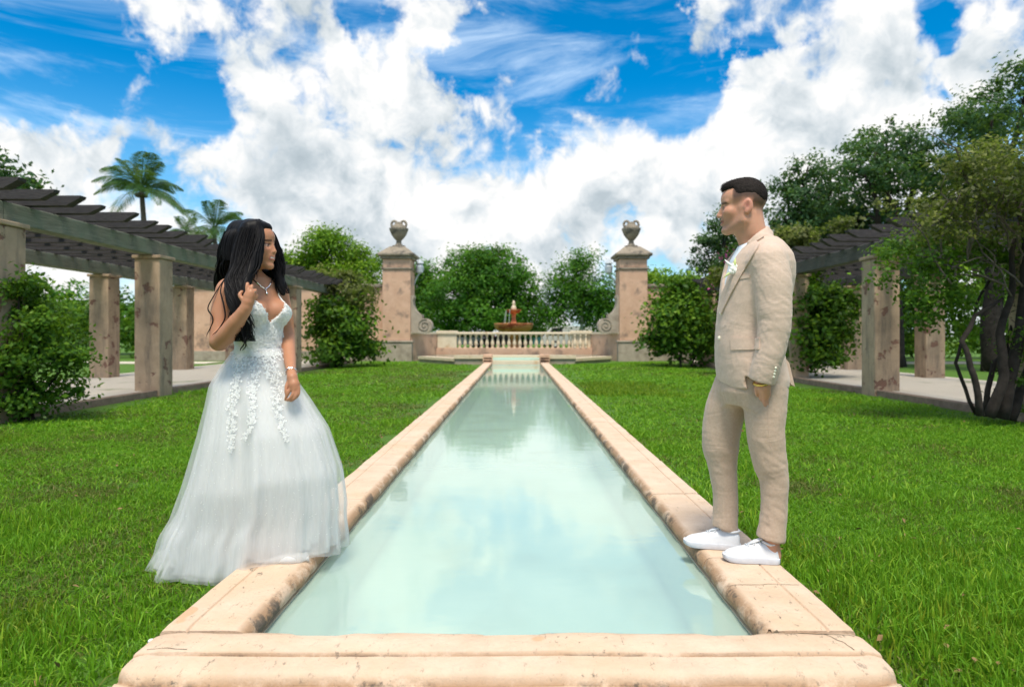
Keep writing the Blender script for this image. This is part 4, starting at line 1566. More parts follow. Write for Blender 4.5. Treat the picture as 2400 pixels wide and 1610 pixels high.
car('parked silver car leftmost behind the balusters', 1085, 62, (.5, .52, .55))
car('parked maroon car second from left behind the balusters', 1140, 66, (.3, .03, .08), flip=-1)
car('parked black car seen left of the fountain pedestal', 1185, 60, (.015, .015, .02))
car('parked teal car right of the fountain pedestal', 1262, 64, (.03, .14, .15), flip=-1)
car('parked yellow car behind the right half of the balustrade', 1310, 68, (.75, .5, .05))
car('parked white van at the right of the balustrade', 1335, 60, (.7, .7, .7), van=True)
# ================================================================== SCULPTING TOOLS (signed fields -> one continuous skin)
def surface_nets(Fd, xs, ys, zs):
    neg = Fd < 0
    c = [neg[i:i - 1 or None, j:j - 1 or None, k:k - 1 or None] for i in (0, 1) for j in (0, 1) for k in (0, 1)]
    cnt = sum(a.astype(np.int8) for a in c)
    act = (cnt > 0) & (cnt < 8)
    ii, jj, kk = np.nonzero(act)
    n = len(ii)
    P = np.zeros((n, 3))
    W_ = np.zeros(n)
    G = [xs, ys, zs]
    corners = [(i, j, k) for i in (0, 1) for j in (0, 1) for k in (0, 1)]
    val = {cc: Fd[ii + cc[0], jj + cc[1], kk + cc[2]].astype(np.float64) for cc in corners}
    pos = {cc: np.stack([xs[ii + cc[0]], ys[jj + cc[1]], zs[kk + cc[2]]], 1) for cc in corners}
    for a in corners:
        for ax in range(3):
            if a[ax] == 0:
                bb = list(a)
                bb[ax] = 1
                bb = tuple(bb)
                va, vb = val[a], val[bb]
                m = (va < 0) != (vb < 0)
                t = np.where(m, va / np.where(va - vb == 0, 1, va - vb), 0)
                P += np.where(m[:, None], pos[a] + (pos[bb] - pos[a]) * t[:, None], 0)
                W_ += m
    P /= W_[:, None]
    idx = np.full(act.shape, -1, dtype=np.int64)
    idx[ii, jj, kk] = np.arange(n)
    quads = []
    for ax in range(3):
        sl0 = [slice(None)] * 3
        sl1 = [slice(None)] * 3
        sl0[ax] = slice(0, -1)
        sl1[ax] = slice(1, None)
        a, bb = neg[tuple(sl0)], neg[tuple(sl1)]
        e_ = np.nonzero(a != bb)
        o1, o2 = [q for q in range(3) if q != ax]
        ok = (e_[o1] > 0) & (e_[o2] > 0) & (e_[o1] < Fd.shape[o1] - 1) & (e_[o2] < Fd.shape[o2] - 1)
        e_ = [q[ok] for q in e_]
        inside = a[tuple(e_)]

        def cell(d1, d2):
            q = [e_[0].copy(), e_[1].copy(), e_[2].copy()]
            q[o1] = q[o1] - d1
            q[o2] = q[o2] - d2
            return idx[tuple(q)]
        q = np.stack([cell(1, 1), cell(0, 1), cell(0, 0), cell(1, 0)], 1)
        flip = inside if ax != 1 else ~inside
        q[~flip] = q[~flip][:, ::-1]
        quads.append(q)
    Q = np.concatenate(quads)
    return P, Q


def lattice(seed=0):
    r = np.random.default_rng(seed)
    return r.random((32, 32, 32))


_LAT = {}


def npnoise(P, seed=0):
    if seed not in _LAT:
        _LAT[seed] = lattice(seed)
    A = _LAT[seed]
    i = np.floor(P).astype(int)
    f = P - i
    f = f * f * (3 - 2 * f)
    o = 0
    for dx in (0, 1):
        for dy in (0, 1):
            for dz in (0, 1):
                w = (f[..., 0] if dx else 1 - f[..., 0]) * (f[..., 1] if dy else 1 - f[..., 1]) * (f[..., 2] if dz else 1 - f[..., 2])
                o = o + w * A[(i[..., 0] + dx) % 32, (i[..., 1] + dy) % 32, (i[..., 2] + dz) % 32]
    return o


class Field:
    def __init__(self, lo, hi, h, zsplit=None, hz2=None):
        self.xs = np.arange(lo[0], hi[0], h)
        self.ys = np.arange(lo[1], hi[1], h)
        if zsplit:
            self.zs = np.concatenate([np.arange(lo[2], zsplit, hz2), np.arange(zsplit, hi[2], h)])
        else:
            self.zs = np.arange(lo[2], hi[2], h)
        self.F = np.full((len(self.xs), len(self.ys), len(self.zs)), .08, dtype=np.float32)

    def win(self, lo, hi):
        s = []
        for g_, a, c in zip((self.xs, self.ys, self.zs), lo, hi):
            i0, i1 = np.searchsorted(g_, a), np.searchsorted(g_, c)
            s.append(slice(max(0, i0 - 1), min(len(g_), i1 + 1)))
        return tuple(s)

    def apply(self, fn, lo, hi, k=.01, op='u'):
        w = self.win(lo, hi)
        X = self.xs[w[0]][:, None, None]
        Y = self.ys[w[1]][None, :, None]
        Z = self.zs[w[2]][None, None, :]
        if 0 in (X.size, Y.size, Z.size):
            return
        d = fn(X, Y, Z).astype(np.float32)
        a = self.F[w]
        if op == 'u':
            h = np.clip(.5 + .5 * (a - d) / k, 0, 1)
            self.F[w] = a * (1 - h) + d * h - k * h * (1 - h)
        elif op == 's':
            h = np.clip(.5 + .5 * (a + d) / k, 0, 1)
            h = np.clip(.5 - .5 * (a + d) / k, 0, 1)
            self.F[w] = a * (1 - h) - d * h + k * h * (1 - h)
        elif op == 'i':
            h = np.clip(.5 - .5 * (d - a) / k, 0, 1)
            self.F[w] = d * (1 - h) + a * h + k * h * (1 - h)

    def capsule(self, a, c, ra, rb, k=.01, op='u', flat=None):
        a, c = np.array(a, float), np.array(c, float)
        m = max(ra, rb) + k + .012
        lo, hi = np.minimum(a, c) - m, np.maximum(a, c) + m
        ba = c - a
        L2 = float(ba @ ba) + 1e-12

        def fn(X, Y, Z):
            px, py, pz = X - a[0], Y - a[1], Z - a[2]
            t = np.clip((px * ba[0] + py * ba[1] + pz * ba[2]) / L2, 0, 1)
            dx, dy, dz = px - t * ba[0], py - t * ba[1], pz - t * ba[2]
            return np.sqrt(dx * dx + dy * dy + dz * dz) - (ra + (rb - ra) * t)
        self.apply(fn, lo, hi, k, op)

    def chain(self, pts_, rs, k=.01, op='u'):
        """a limb: tapered capsules first joined on their own (no swelling at the joints), then blended in"""
        P_ = np.array([tuple(p) for p in pts_], float)
        rs = np.array(rs, float)
        # resample smoothly so that the limb bends without knots
        n = len(P_)
        if n > 2:
            tt = np.linspace(0, n - 1, (n - 1) * 4 + 1)
            Q_, R_ = [], []
            for t in tt:
                j = min(int(t), n - 2)
                u = t - j
                p0, p1, p2, p3 = P_[max(j - 1, 0)], P_[j], P_[j + 1], P_[min(j + 2, n - 1)]
                Q_.append(.5 * ((2 * p1) + (p2 - p0) * u + (2 * p0 - 5 * p1 + 4 * p2 - p3) * u ** 2 + (3 * p1 - p0 - 3 * p2 + p3) * u ** 3))
                u_ = u * u * (3 - 2 * u)
                R_.append(rs[j] * (1 - u_) + rs[j + 1] * u_)
            P_, rs = np.array(Q_), np.array(R_)
        m = rs.max() + k + .012
        lo, hi = P_.min(0) - m, P_.max(0) + m
        w = self.win(lo, hi)
        sub = np.full(self.F[w].shape, .5, dtype=np.float32)
        xs, ys, zs = self.xs[w[0]], self.ys[w[1]], self.zs[w[2]]
        for a, c, ra, rb in zip(P_[:-1], P_[1:], rs[:-1], rs[1:]):
            l_, h_ = np.minimum(a, c) - m, np.maximum(a, c) + m
            sl = tuple(slice(max(0, np.searchsorted(g_, q0) - 1), min(len(g_), np.searchsorted(g_, q1) + 1)) for g_, q0, q1 in zip((xs, ys, zs), l_, h_))
            X, Y, Z = xs[sl[0]][:, None, None], ys[sl[1]][None, :, None], zs[sl[2]][None, None, :]
            if 0 in (X.size, Y.size, Z.size):
                continue
            ba = c - a
            L2 = float(ba @ ba) + 1e-12
            px, py, pz = X - a[0], Y - a[1], Z - a[2]
            t = np.clip((px * ba[0] + py * ba[1] + pz * ba[2]) / L2, 0, 1)
            d = np.sqrt((px - t * ba[0]) ** 2 + (py - t * ba[1]) ** 2 + (pz - t * ba[2]) ** 2) - (ra + (rb - ra) * t)
            sub[sl] = np.minimum(sub[sl], d)
        a = self.F[w]
        if op == 'u':
            h = np.clip(.5 + .5 * (a - sub) / k, 0, 1)
            self.F[w] = a * (1 - h) + sub * h - k * h * (1 - h)
        else:
            h = np.clip(.5 - .5 * (a + sub) / k, 0, 1)
            self.F[w] = a * (1 - h) - sub * h + k * h * (1 - h)

    def ell(self, c, r, axes=None, k=.01, op='u'):
        c = np.array(c, float)
        A = np.array(axes, float) if axes is not None else np.eye(3)
        m = max(r) + k + .012
        r = np.array(r, float)

        def fn(X, Y, Z):
            dx, dy, dz = X - c[0], Y - c[1], Z - c[2]
            q = [dx * A[i][0] + dy * A[i][1] + dz * A[i][2] for i in range(3)]
            k0 = np.sqrt(sum((q[i] / r[i]) ** 2 for i in range(3)))
            k1 = np.sqrt(sum((q[i] / r[i] ** 2) ** 2 for i in range(3))) + 1e-9
            return k0 * (k0 - 1) / k1
        self.apply(fn, c - m, c + m, k, op)

    def loft(self, tab, axes2, k=.01, op='u', p=2.3, pad=.03):
        """tab rows: z, cx, cy, ra, rb ; axes2: two horizontal unit vectors for ra and rb"""
        T = np.array(sorted(tab), float)
        u, v = axes2
        rm = max(T[:, 3].max(), T[:, 4].max()) + pad
        lo = (T[:, 1].min() - rm, T[:, 2].min() - rm, T[0, 0] - pad)
        hi = (T[:, 1].max() + rm, T[:, 2].max() + rm, T[-1, 0] + pad)

        def smooth(z, col):
            return np.interp(z, T[:, 0], T[:, col])

        def fn(X, Y, Z):
            cx, cy, ra, rb = [smooth(Z.ravel(), i)[None, None, :] for i in (1, 2, 3, 4)]
            dx, dy = X - cx, Y - cy
            a = np.abs(dx * u[0] + dy * u[1]) / ra
            bb = np.abs(dx * v[0] + dy * v[1]) / rb
            rr = (a ** p + bb ** p) ** (1 / p)
            d = (rr - 1) * np.minimum(ra, rb)
            dz = np.maximum(T[0, 0] - Z, Z - T[-1, 0])
            return np.maximum(d, dz)
        self.apply(fn, lo, hi, k, op)

    def mesh(self):
        return surface_nets(self.F, self.xs, self.ys, self.zs)


def smooth_mesh(V, Q, it=2, lam=.5):
    n = len(V)
    e0 = np.concatenate([Q[:, i] for i in range(4)])
    e1 = np.concatenate([Q[:, (i + 1) % 4] for i in range(4)])
    a = np.concatenate([e0, e1])
    c = np.concatenate([e1, e0])
    deg = np.bincount(a, minlength=n).astype(float)
    for q in range(it):
        for l in (lam, -lam * 1.03) if it > 1 else (lam,):
            m = np.stack([np.bincount(a, weights=V[c, i], minlength=n) for i in range(3)], 1) / np.maximum(deg, 1)[:, None]
            V = V + l * (m - V)
    return V


def vert_normals(V, Q):
    fn = np.cross(V[Q[:, 2]] - V[Q[:, 0]], V[Q[:, 3]] - V[Q[:, 1]])
    N = np.zeros_like(V)
    for i in range(4):
        for ax in range(3):
            N[:, ax] += np.bincount(Q[:, i], weights=fn[:, ax], minlength=len(V))
    return N / (np.linalg.norm(N, axis=1, keepdims=True) + 1e-12)


def folds(V, Q, amp, direction, across, along, seed=1, sharp=1.6, mask=None):
    """cloth creases: ridged noise stretched along `direction`"""
    d = np.array(direction, float)
    d /= np.linalg.norm(d)
    t = np.outer(V @ d, d)
    perp = V - t
    P_ = perp / across + (V @ d)[:, None] / along * np.array([.6, .5, .62])
    P_ = P_ + (npnoise(V / .12, seed + 3)[:, None] - .5) * .9
    n = npnoise(P_ + 50, seed) * .65 + npnoise(P_ * 2.1 + 80, seed + 1) * .35
    rdg = 1 - np.abs(2 * n - 1)
    h = (rdg ** sharp - .45) * amp
    if mask is not None:
        h = h * mask
    return V + vert_normals(V, Q) * h[:, None]


def color_attr(o, C, name='tone'):
    a = o.data.color_attributes.new(name, 'FLOAT_COLOR', 'POINT')
    C4 = np.concatenate([C, np.ones((len(C), 1))], 1).astype(np.float32)
    a.data.foreach_set('color', C4.ravel())


def skin_mat(name, rough=.45):
    m, k, p = principled(name)
    at = k.node('ShaderNodeAttribute', attribute_name='tone')
    g_ = k.node('ShaderNodeNewGeometry')
    nn = k.noise(g_.outputs['Position'], 40, 4, .6)
    col = k.mix(k.mapr(nn, .3, .7, 0, .18), at.outputs['Color'], k.mix(.5, at.outputs['Color'], (.5, .12, .07)))
    k.put(p.inputs['Base Color'], col)
    p.inputs['Roughness'].default_value = rough
    p.inputs['Specular IOR Level'].default_value = .35
    p.inputs['Subsurface Weight'].default_value = .12
    p.inputs['Subsurface Radius'].default_value = (.010, .004, .002)
    p.inputs['Subsurface Scale'].default_value = 1.0
    k.put(p.inputs['Normal'], k.bump(k.noise(g_.outputs['Position'], 350, 3, .5), .12, .001))


skin_mat('skin')


def bvh_of(*objs):
    V, Fs = [], []
    for o in objs:
        w = world_loc(o)
        n = len(V)
        V += [tuple(v.co + w) for v in o.data.vertices]
        Fs += [tuple(i + n for i in p.vertices) for p in o.data.polygons]
    return BVHTree.FromPolygons(V, Fs)


CAMV = Vector((0, 0, CAM_H))


def hit(bvh, px, py):
    d = Vector(((px - 1212) / F_PX, 1, -(py - 786) / F_PX)).normalized()
    loc, nrm, i, dist = bvh.ray_cast(CAMV, d)
    if loc is None:
        return None, None
    if nrm.dot(d) > 0:
        nrm = -nrm
    return loc, nrm


from mathutils.geometry import delaunay_2d_cdt


def cloth_patch(name, poly, bvh, off, thick, m, parent, step=4.0, smooth=True):
    """a thin piece of cloth laid on a surface: outline given where it shows on the photograph"""
    P = []
    n = len(poly)
    for i in range(n):
        a, c = Vector(poly[i]), Vector(poly[(i + 1) % n])
        k = max(1, int((c - a).length / step))
        for q in range(k):
            P.append(a.lerp(c, q / k))
    nb = len(P)
    edges = [(i, (i + 1) % nb) for i in range(nb)]
    xs_ = [p.x for p in P]
    ys_ = [p.y for p in P]
    x = min(xs_)
    while x < max(xs_):
        y = min(ys_)
        while y < max(ys_):
            P.append(Vector((x + .31, y + .17)))
            y += step
        x += step
    vs, es, fs, ov, oe, of = delaunay_2d_cdt([p.to_2d() if len(p) == 3 else p for p in P], edges, [tuple(range(nb))], 1, 1e-4)
    H = []
    last = None
    for v in vs:
        l, nn = hit(bvh, v[0], v[1])
        H.append((l, nn))
    ok = [h[0] is not None for h in H]
    used = {}
    top, bot = [], []
    V, F = [], []

    def vid(i):
        if i not in used:
            l, nn = H[i]
            used[i] = len(V)
            V.append(tuple(l + nn * (off + thick)))
            V.append(tuple(l + nn * (off - .001)))
        return used[i]
    ec = {}
    for f in fs:
        if all(ok[i] for i in f):
            dmax = max((H[f[i]][0] - H[f[i - 1]][0]).length for i in range(3))
            if dmax > .06:
                continue
            q = [vid(i) for i in f]
            F.append(tuple(q))
            for i in range(3):
                e_ = (f[i], f[(i + 1) % 3])
                ec[e_] = ec.get(e_, 0) + 1
    for (a, c) in list(ec):
        if (c, a) not in ec:
            ia, ic = used[a], used[c]
            F.append((ic, ia, ia + 1, ic + 1))
    if not F:
        return None
    mb = MB()
    mb.add(V, F)
    o = mb.build(name, m, parent)
    auto_smooth(o, 50)
    return o


# ------------------------------------------------------------------ a head in its own frame (forward, left, up), origin at eye level
def head_axes(f):
    f = Vector((f[0], f[1], 0)).normalized()
    u = Vector((0, 0, 1))
    l = u.cross(f)
    return f, l, u


class Head:
    def __init__(self, fld, org, fwd, s=1.0, tilt=0.0):
        self.o = Vector(org)
        f, l, u = head_axes(fwd)
        self.f = (f * math.cos(tilt) + u * math.sin(tilt)).normalized()
        self.l = l
        self.u = self.f.cross(l).normalized()
        if self.u.z < 0:
            self.u = -self.u
        self.s = s
        self.fld = fld
        self.axes = [tuple(self.f), tuple(self.l), tuple(self.u)]

    def p(self, f, l, u):
        return self.o + (self.f * f + self.l * l + self.u * u) * self.s

    def ell(self, c, r, k=.01, op='u'):
        self.fld.ell(self.p(*c), [q * self.s for q in r], self.axes, k, op)

    def cap(self, a, c, ra, rb, k=.01, op='u'):
        self.fld.capsule(self.p(*a), self.p(*c), ra * self.s, rb * self.s, k, op)

    def local(self, V):
        d = V - np.array(self.o)
        return np.stack([d @ np.array(self.f), d @ np.array(self.l), d @ np.array(self.u)], 1) / self.s


def sculpt_head(H, male=True):
    H.ell((-.012, 0, .045), (.095, .074, .088), .01)
    H.ell((.030, 0, -.030), (.066, .058, .085), .02)
    H.ell((.040, 0, .045), (.055, .060, .050), .02)          # forehead
    jw = .050 if male else .043
    for s_ in (-1, 1):
        H.cap((.000, s_ * jw, -.068 if male else -.062), (.070, s_ * .014, -.102 if male else -.100), .020 if male else .016, .018 if male else .014, .02)
        H.cap((-.005, s_ * (jw + .004), -.01), (.0, s_ * jw, -.068), .022, .019, .02)
        H.cap((.080, s_ * .010, .020), (.066, s_ * .044, .024), .011 if male else .008, .010 if male else .007, .012)   # brow
        H.ell((.060, s_ * .040, -.022), (.024, .022, .022), .02)      # cheek
    H.ell((.078, 0, -.101), (.020 if male else .016, .020 if male else .015, .016), .014)       # chin
    H.ell((.074, 0, -.058), (.022, .026, .026), .014)                # muzzle
    for s_ in (-1, 1):
        H.ell((.093, s_ * .031, -.001), (.012, .015, .011), .010, 's')     # eye sockets
        H.ell((.0735, s_ * .031, -.001), (.0125, .0135, .0125), .003)      # eyeball with lids
        H.cap((.084, s_ * .020, .0065), (.078, s_ * .044, .005), .0028, .0026, .003)    # upper lid
    # nose
    nt_ = .112 if male else .106
    H.cap((.086, 0, .012), (nt_ - .004, 0, -.026), .0075, .0085, .009)
    H.ell((nt_ - .005, 0, -.032), (.0105, .0100, .0085), .006)
    for s_ in (-1, 1):
        H.ell((nt_ - .020, s_ * .0115, -.036), (.0105, .0070, .0075), .005)
    # lips
    for s_ in (-1, 1):
        H.cap((.0965, 0, -.0565), (.080, s_ * .023, -.056), .0055, .003, .004)
        H.cap((.0945, 0, -.0700), (.079, s_ * .022, -.0585), .0065, .003, .004)
        H.cap((.100, 0, -.0625), (.082, s_ * .024, -.0565), .0026, .0018, .002, 's')
    for s_ in (-1, 1):
        H.ell((-.022, s_ * .075, -.006), (.021, .009, .032), .006)       # ears
        H.ell((-.018, s_ * .083, -.003), (.010, .005, .018), .004, 's')
        H.ell((-.014, s_ * .076, -.033), (.010, .006, .010), .006)


def hand_fingers(fld, wrist, palm, fingers, thumb, rw=.024, k=.006):
    """palm: list of points; fingers: list of chains; all world points"""
    for a, c in zip(palm[:-1], palm[1:]):
        fld.capsule(a[0], c[0], a[1], c[1], k)
    for ch, r in fingers + [thumb]:
        n = len(ch)
        fld.chain(ch, [r * (1.0 - .28 * i / (n - 1)) for i in range(n)], .0035)
# ================================================================== PERSON IN THE BEIGE SUIT (right)


def cloth_mat(name, c1, c2, wr):
    """woven cloth: fine weave, soft creases that run across the limbs"""
    m_, k, p = principled(name)
    g_ = k.node('ShaderNodeNewGeometry')
    pos = g_.outputs['Position']
    col = k.mix(k.mapr(k.noise(pos, 90, 6, .6), .32, .68, 0, 1), c1, c2)
    k.put(p.inputs['Base Color'], col)
    p.inputs['Roughness'].default_value = .78
    p.inputs['Specular IOR Level'].default_value = .2
    p.inputs['Sheen Weight'].default_value = .2
    rot = k.node('ShaderNodeMapping')
    k.put(rot.inputs['Vector'], pos)
    rot.inputs['Rotation'].default_value = (0, R(32), 0)
    rot.inputs['Scale'].default_value = (3.2, 4, 9)
    cr = k.noise(rot.outputs[0], 1.0, 3, .5, distort=1.2)
    cr = k.m('ABSOLUTE', k.m('SUBTRACT', cr, .5))
    n1_ = k.bump(cr, wr, .035)
    nd = k.node('ShaderNodeBump')
    nd.inputs['Strength'].default_value = .12
    nd.inputs['Distance'].default_value = .001
    k.put(nd.inputs['Height'], k.noise(pos, 900, 3, .6))
    k.put(nd.inputs['Normal'], n1_)
    k.put(p.inputs['Normal'], nd.outputs[0])


cloth_mat('suit', (.58, .43, .335), (.64, .485, .385), .16)
cloth_mat('suit_trouser', (.47, .34, .25), (.535, .40, .30), .2)
mat('suit_dark', (.20, .15, .12), (.26, .2, .16), scale=60, rough=.8)
mat('shirt', (.74, .80, .86), (.8, .85, .9), scale=60, rough=.7, bump=.05)
mat('shoe_white', (.70, .705, .72), (.76, .765, .78), scale=30, rough=.55)
mat('sole_white', (.56, .57, .60), (.64, .65, .68), scale=30, rough=.6)
mat('hair_brown', (.016, .012, .011), (.03, .023, .02), scale=200, rough=.7, bump=.5, bscale=500, bdist=.002, stretch=(1, 1, .3), spec=.1)
mat('button', (.82, .78, .62), rough=.3)
mat('gold', (.80, .52, .10), (.9, .65, .2), rough=.25, metal=1)
mat('petal_white', (.85, .86, .80), (.9, .9, .86), rough=.6)
mat('petal_green', (.55, .65, .18), (.7, .78, .4), rough=.5)
mat('stem_green', (.08, .2, .03), (.15, .3, .05), rough=.6)

YM = 3.17
man = empty('person', (1.09, 3.17, 0), 'person in beige suit and white sneakers, hand in pocket, standing on the right coping', 'person')


def mp(px, py, Y=YM):
    return pt(px, py, Y)


# ---- body: head, neck, trunk, limbs as one skin
bf = Field((.80, 2.80, .0), (1.46, 3.56, 1.84), .0042, 1.44, .009)
hd = Head(bf, mp(1741, 487, 3.17), (-.955, .30), 1.04, tilt=-.03)
sculpt_head(hd, True)
nk = [hd.p(-.030, 0, -.045), hd.p(-.042, 0, -.12), Vector((mp(1784, 575).x, 3.17, mp(0, 575).z))]
bf.chain(nk, [.060, .060, .072], .02)
bf.chain([hd.p(.015, 0, -.085), mp(1752, 570)], [.035, .040], .02)
bf.loft([(sz(905, YM), sx(1768, YM), YM, .11, .14), (sz(810, YM), sx(1755, YM), YM, .105, .13), (sz(700, YM), sx(1770, YM), YM, .115, .14), (sz(610, YM), sx(1780, YM), YM, .10, .15), (sz(580, YM), sx(1780, YM), YM, .07, .10)], ((1, 0), (0, 1)), .03)
AN = [(1803, 612, 2.99), (1811, 660, 2.965), (1814, 721, 2.95), (1815, 760, 2.945), (1808, 811, 2.945), (1797, 853, 2.95), (1786, 893, 2.965)]
an = [pt(*q) for q in AN]
bf.chain(an, [.05, .05, .045, .042, .038, .033, .030], .02)
af = [Vector((p_.x, 2 * YM - p_.y, p_.z)) for p_ in an]
bf.chain(af[:-1], [.05, .05, .045, .042, .038, .033], .02)
LN = [(1790, 915, 3.08, .098), (1793, 960, 3.07, .096), (1794, 1013, 3.06, .087), (1803, 1077, 3.06, .078), (1814, 1125, 3.06, .066), (1814, 1180, 3.06, .060), (1811, 1227, 3.06, .061), (1807, 1258, 3.06, .066)]
LF = [(1722, 910, 3.25, .105), (1702, 955, 3.27, .101), (1692, 1000, 3.28, .097), (1689, 1040, 3.28, .091), (1692, 1080, 3.28, .074), (1695, 1112, 3.28, .067), (1700, 1156, 3.28, .061), (1700, 1205, 3.28, .062), (1698, 1232, 3.28, .066)]
bf.chain([pt(*q[:3]) for q in LN] + [pt(1812, 1300, 3.06)], [q[3] * .55 for q in LN] + [.036], .02)
bf.chain([pt(*q[:3]) for q in LF] + [pt(1712, 1268, 3.27)], [q[3] * .55 for q in LF] + [.036], .02)
# left hand going into the trouser pocket, thumb outside
wr = pt(1787, 889, 2.962)
hand_fingers(bf, wr, [(wr, .029), (pt(1789, 905, 2.968), .031), (pt(1792, 922, 2.985), .027)],
             [([pt(1780, 915, 2.985), pt(1783, 935, 2.995), pt(1786, 950, 3.0)], .0095), ([pt(1788, 920, 2.975), pt(1791, 940, 2.985), pt(1793, 956, 2.99)], .0097),
              ([pt(1795, 920, 2.975), pt(1798, 940, 2.985), pt(1799, 954, 2.99)], .0092), ([pt(1801, 916, 2.98), pt(1804, 932, 2.99), pt(1804, 944, 2.995)], .0085)],
             ([pt(1776, 898, 2.965), pt(1772, 912, 2.972), pt(1774, 926, 2.985)], .0105))
V, Q = bf.mesh()
V = smooth_mesh(V, Q, 2, .45)
body = mesh_obj('body', V, Q, 'skin', man, smooth=True)
lc = hd.local(V)
C = np.tile(np.array([.60, .31, .20]), (len(V), 1))


def tint(mask, col, w=1.0):
    global C
    mm = (np.clip(mask, 0, 1) * w)[:, None]
    C = C * (1 - mm) + np.array(col) * mm


def gau(c, r):
    q = (lc - np.array(c)) / np.array(r)
    return np.exp(-(q ** 2).sum(1))


isH = lc[:, 2] > -.125
al = np.abs(lc[:, 1])
tint(np.exp(-((lc[:, 0] - .06) / .05) ** 2 - ((lc[:, 2] + .045) / .05) ** 2 - ((al - .05) / .03) ** 2) * isH, (.58, .25, .16), .5)       # cheek flush
tint(np.exp(-((lc[:, 2] + .085) / .035) ** 2) * (lc[:, 0] > 0) * isH, (.40, .24, .17), .55)                        # shaven beard
tint(np.exp(-((lc[:, 2] + .048) / .012) ** 2) * (lc[:, 0] > .068) * (al < .03), (.36, .21, .15), .6)
lip = np.exp(-((lc[:, 2] + .062) / .0085) ** 4) * (lc[:, 0] > .078) * (al < .026)
tint(lip, (.42, .14, .11), .85)
tint(np.exp(-((lc[:, 2] + .0605) / .0028) ** 2) * (lc[:, 0] > .078) * (al < .025), (.10, .03, .025), .9)
brow = np.exp(-((lc[:, 2] - .0205 - .12 * np.clip(.035 - al, -.02, .02)) / .0062) ** 4) * (lc[:, 0] > .05) * (al > .012) * (al < .053)
tint(brow, (.05, .032, .022), .85)
eye = np.exp(-(((al - .031) / .0125) ** 4) - ((lc[:, 2] + .001) / .0058) ** 4) * (lc[:, 0] > .07)
tint(eye, (.12, .07, .055), .85)  # eye painted darker, as the shade of its socket
tint(np.exp(-(((al - .030) / .0052) ** 4) - ((lc[:, 2] + .0005) / .0056) ** 4) * (lc[:, 0] > .07), (.05, .03, .02), 1)
tint(np.exp(-(((al - .032) / .015) ** 4) - ((lc[:, 2] - .0065) / .0026) ** 4) * (lc[:, 0] > .065), (.06, .03, .02), .85)
# clipped sides fading into the skin
fade = np.clip((lc[:, 2] + .002 - np.clip(-lc[:, 0], 0, .09) * -.5) / .045, 0, 1) * (lc[:, 0] < .048 - .25 * np.clip(lc[:, 2] - .05, 0, .1)) * (al > .03) * np.clip((.050 - lc[:, 0]) / .012, 0, 1)
fade = np.maximum(fade, np.clip((lc[:, 2] + .055) / .07, 0, 1) * (lc[:, 0] < -.055) * .9)
ear = np.exp(-((lc[:, 0] + .02) / .024) ** 4 - ((lc[:, 2] + .006) / .036) ** 4) * (al > .066)
fade *= 1 - ear
tint(fade, (.045, .034, .028), .88)
tint(ear, (.64, .25, .18), .6)
tint(np.exp(-((lc[:, 0] + .016) / .009) ** 2 - ((lc[:, 2] + .004) / .014) ** 2) * (al > .070), (.24, .08, .06), .7)  # ear hollow shaded by a darker colour
tint(np.exp(-((lc[:, 0] - .093) / .006) ** 2 - ((lc[:, 2] + .041) / .004) ** 2 - ((al - .010) / .006) ** 2), (.16, .05, .04), .8)  # nostril shade painted on, no hole modelled
tint((npnoise(V / .0022, 44) - .45) * 2.2 * np.exp(-((lc[:, 2] + .075) / .035) ** 2) * (lc[:, 0] > .0) * isH, (.25, .16, .12), .35)
color_attr(body, np.clip(C, 0, 1))

# ---- hair: short crop with a forward quiff
hf = Field(tuple(np.array(hd.o) - .17), tuple(np.array(hd.o) + .19), .0034)
HH = Head(hf, hd.o, (-.955, .30), 1.04, tilt=-.03)
HH.ell((-.0125, 0, .0475), (.0960, .0755, .0895), .005)
HH.ell((.038, 0, .096), (.050, .054, .030), .02)
HH.cap((.074, -.03, .094), (.074, .03, .094), .0145, .0145, .014)


def below(X, Y, Z):
    d = [(X - hd.o.x) * a[0] + (Y - hd.o.y) * a[1] + (Z - hd.o.z) * a[2] for a in HH.axes]
    f_, l_, u_ = [q / 1.04 for q in d]
    line = .082 + .0 * f_ - .030 * np.clip((.040 - f_) / .012, 0, 1) + .0 * l_
    line = line - .035 * np.clip((-.05 - f_) / .04, 0, 1)
    jag = 0
    return (line - u_) * .8


hf.apply(below, hf.xs[[0]].tolist() + hf.ys[[0]].tolist() + hf.zs[[0]].tolist(), (hf.xs[-1], hf.ys[-1], hf.zs[-1]), .006, 'i')
V, Q = hf.mesh()
V = smooth_mesh(V, Q, 2, .4)
N_ = vert_normals(V, Q)
l2 = HH.local(V)
V = V + N_ * ((npnoise(l2 * np.array([90, 320, 140]), 7) - .4) * .0028)[:, None]
hair_m = mesh_obj('hair', V, Q, 'hair_brown', man, smooth=True)
rg_ = np.random.default_rng(3)
Nh = vert_normals(V, Q)
sel = rg_.choice(len(V), min(len(V), 5200), replace=False)
fw = np.array(HH.f)
Hd = Nh[sel] * .8 + fw * .55 + rg_.normal(size=(len(sel), 3)) * .35
Hd /= np.linalg.norm(Hd, axis=1, keepdims=True)
Ls = rg_.uniform(.003, .0075, (len(sel), 1)) * (1 + .7 * np.clip(HH.local(V[sel])[:, :1] / .08, 0, 1))
sd_ = np.cross(Hd, rg_.normal(size=Hd.shape))
sd_ /= np.linalg.norm(sd_, axis=1, keepdims=True)
B_ = V[sel] - Nh[sel] * .001
VV = np.stack([B_ - sd_ * .0007, B_ + sd_ * .0007, B_ + Hd * Ls], 1).reshape(-1, 3)
tag(mesh_obj('hair_strands', VV, np.arange(len(VV)).reshape(-1, 3), 'hair_brown', hair_m), kind='stuff')

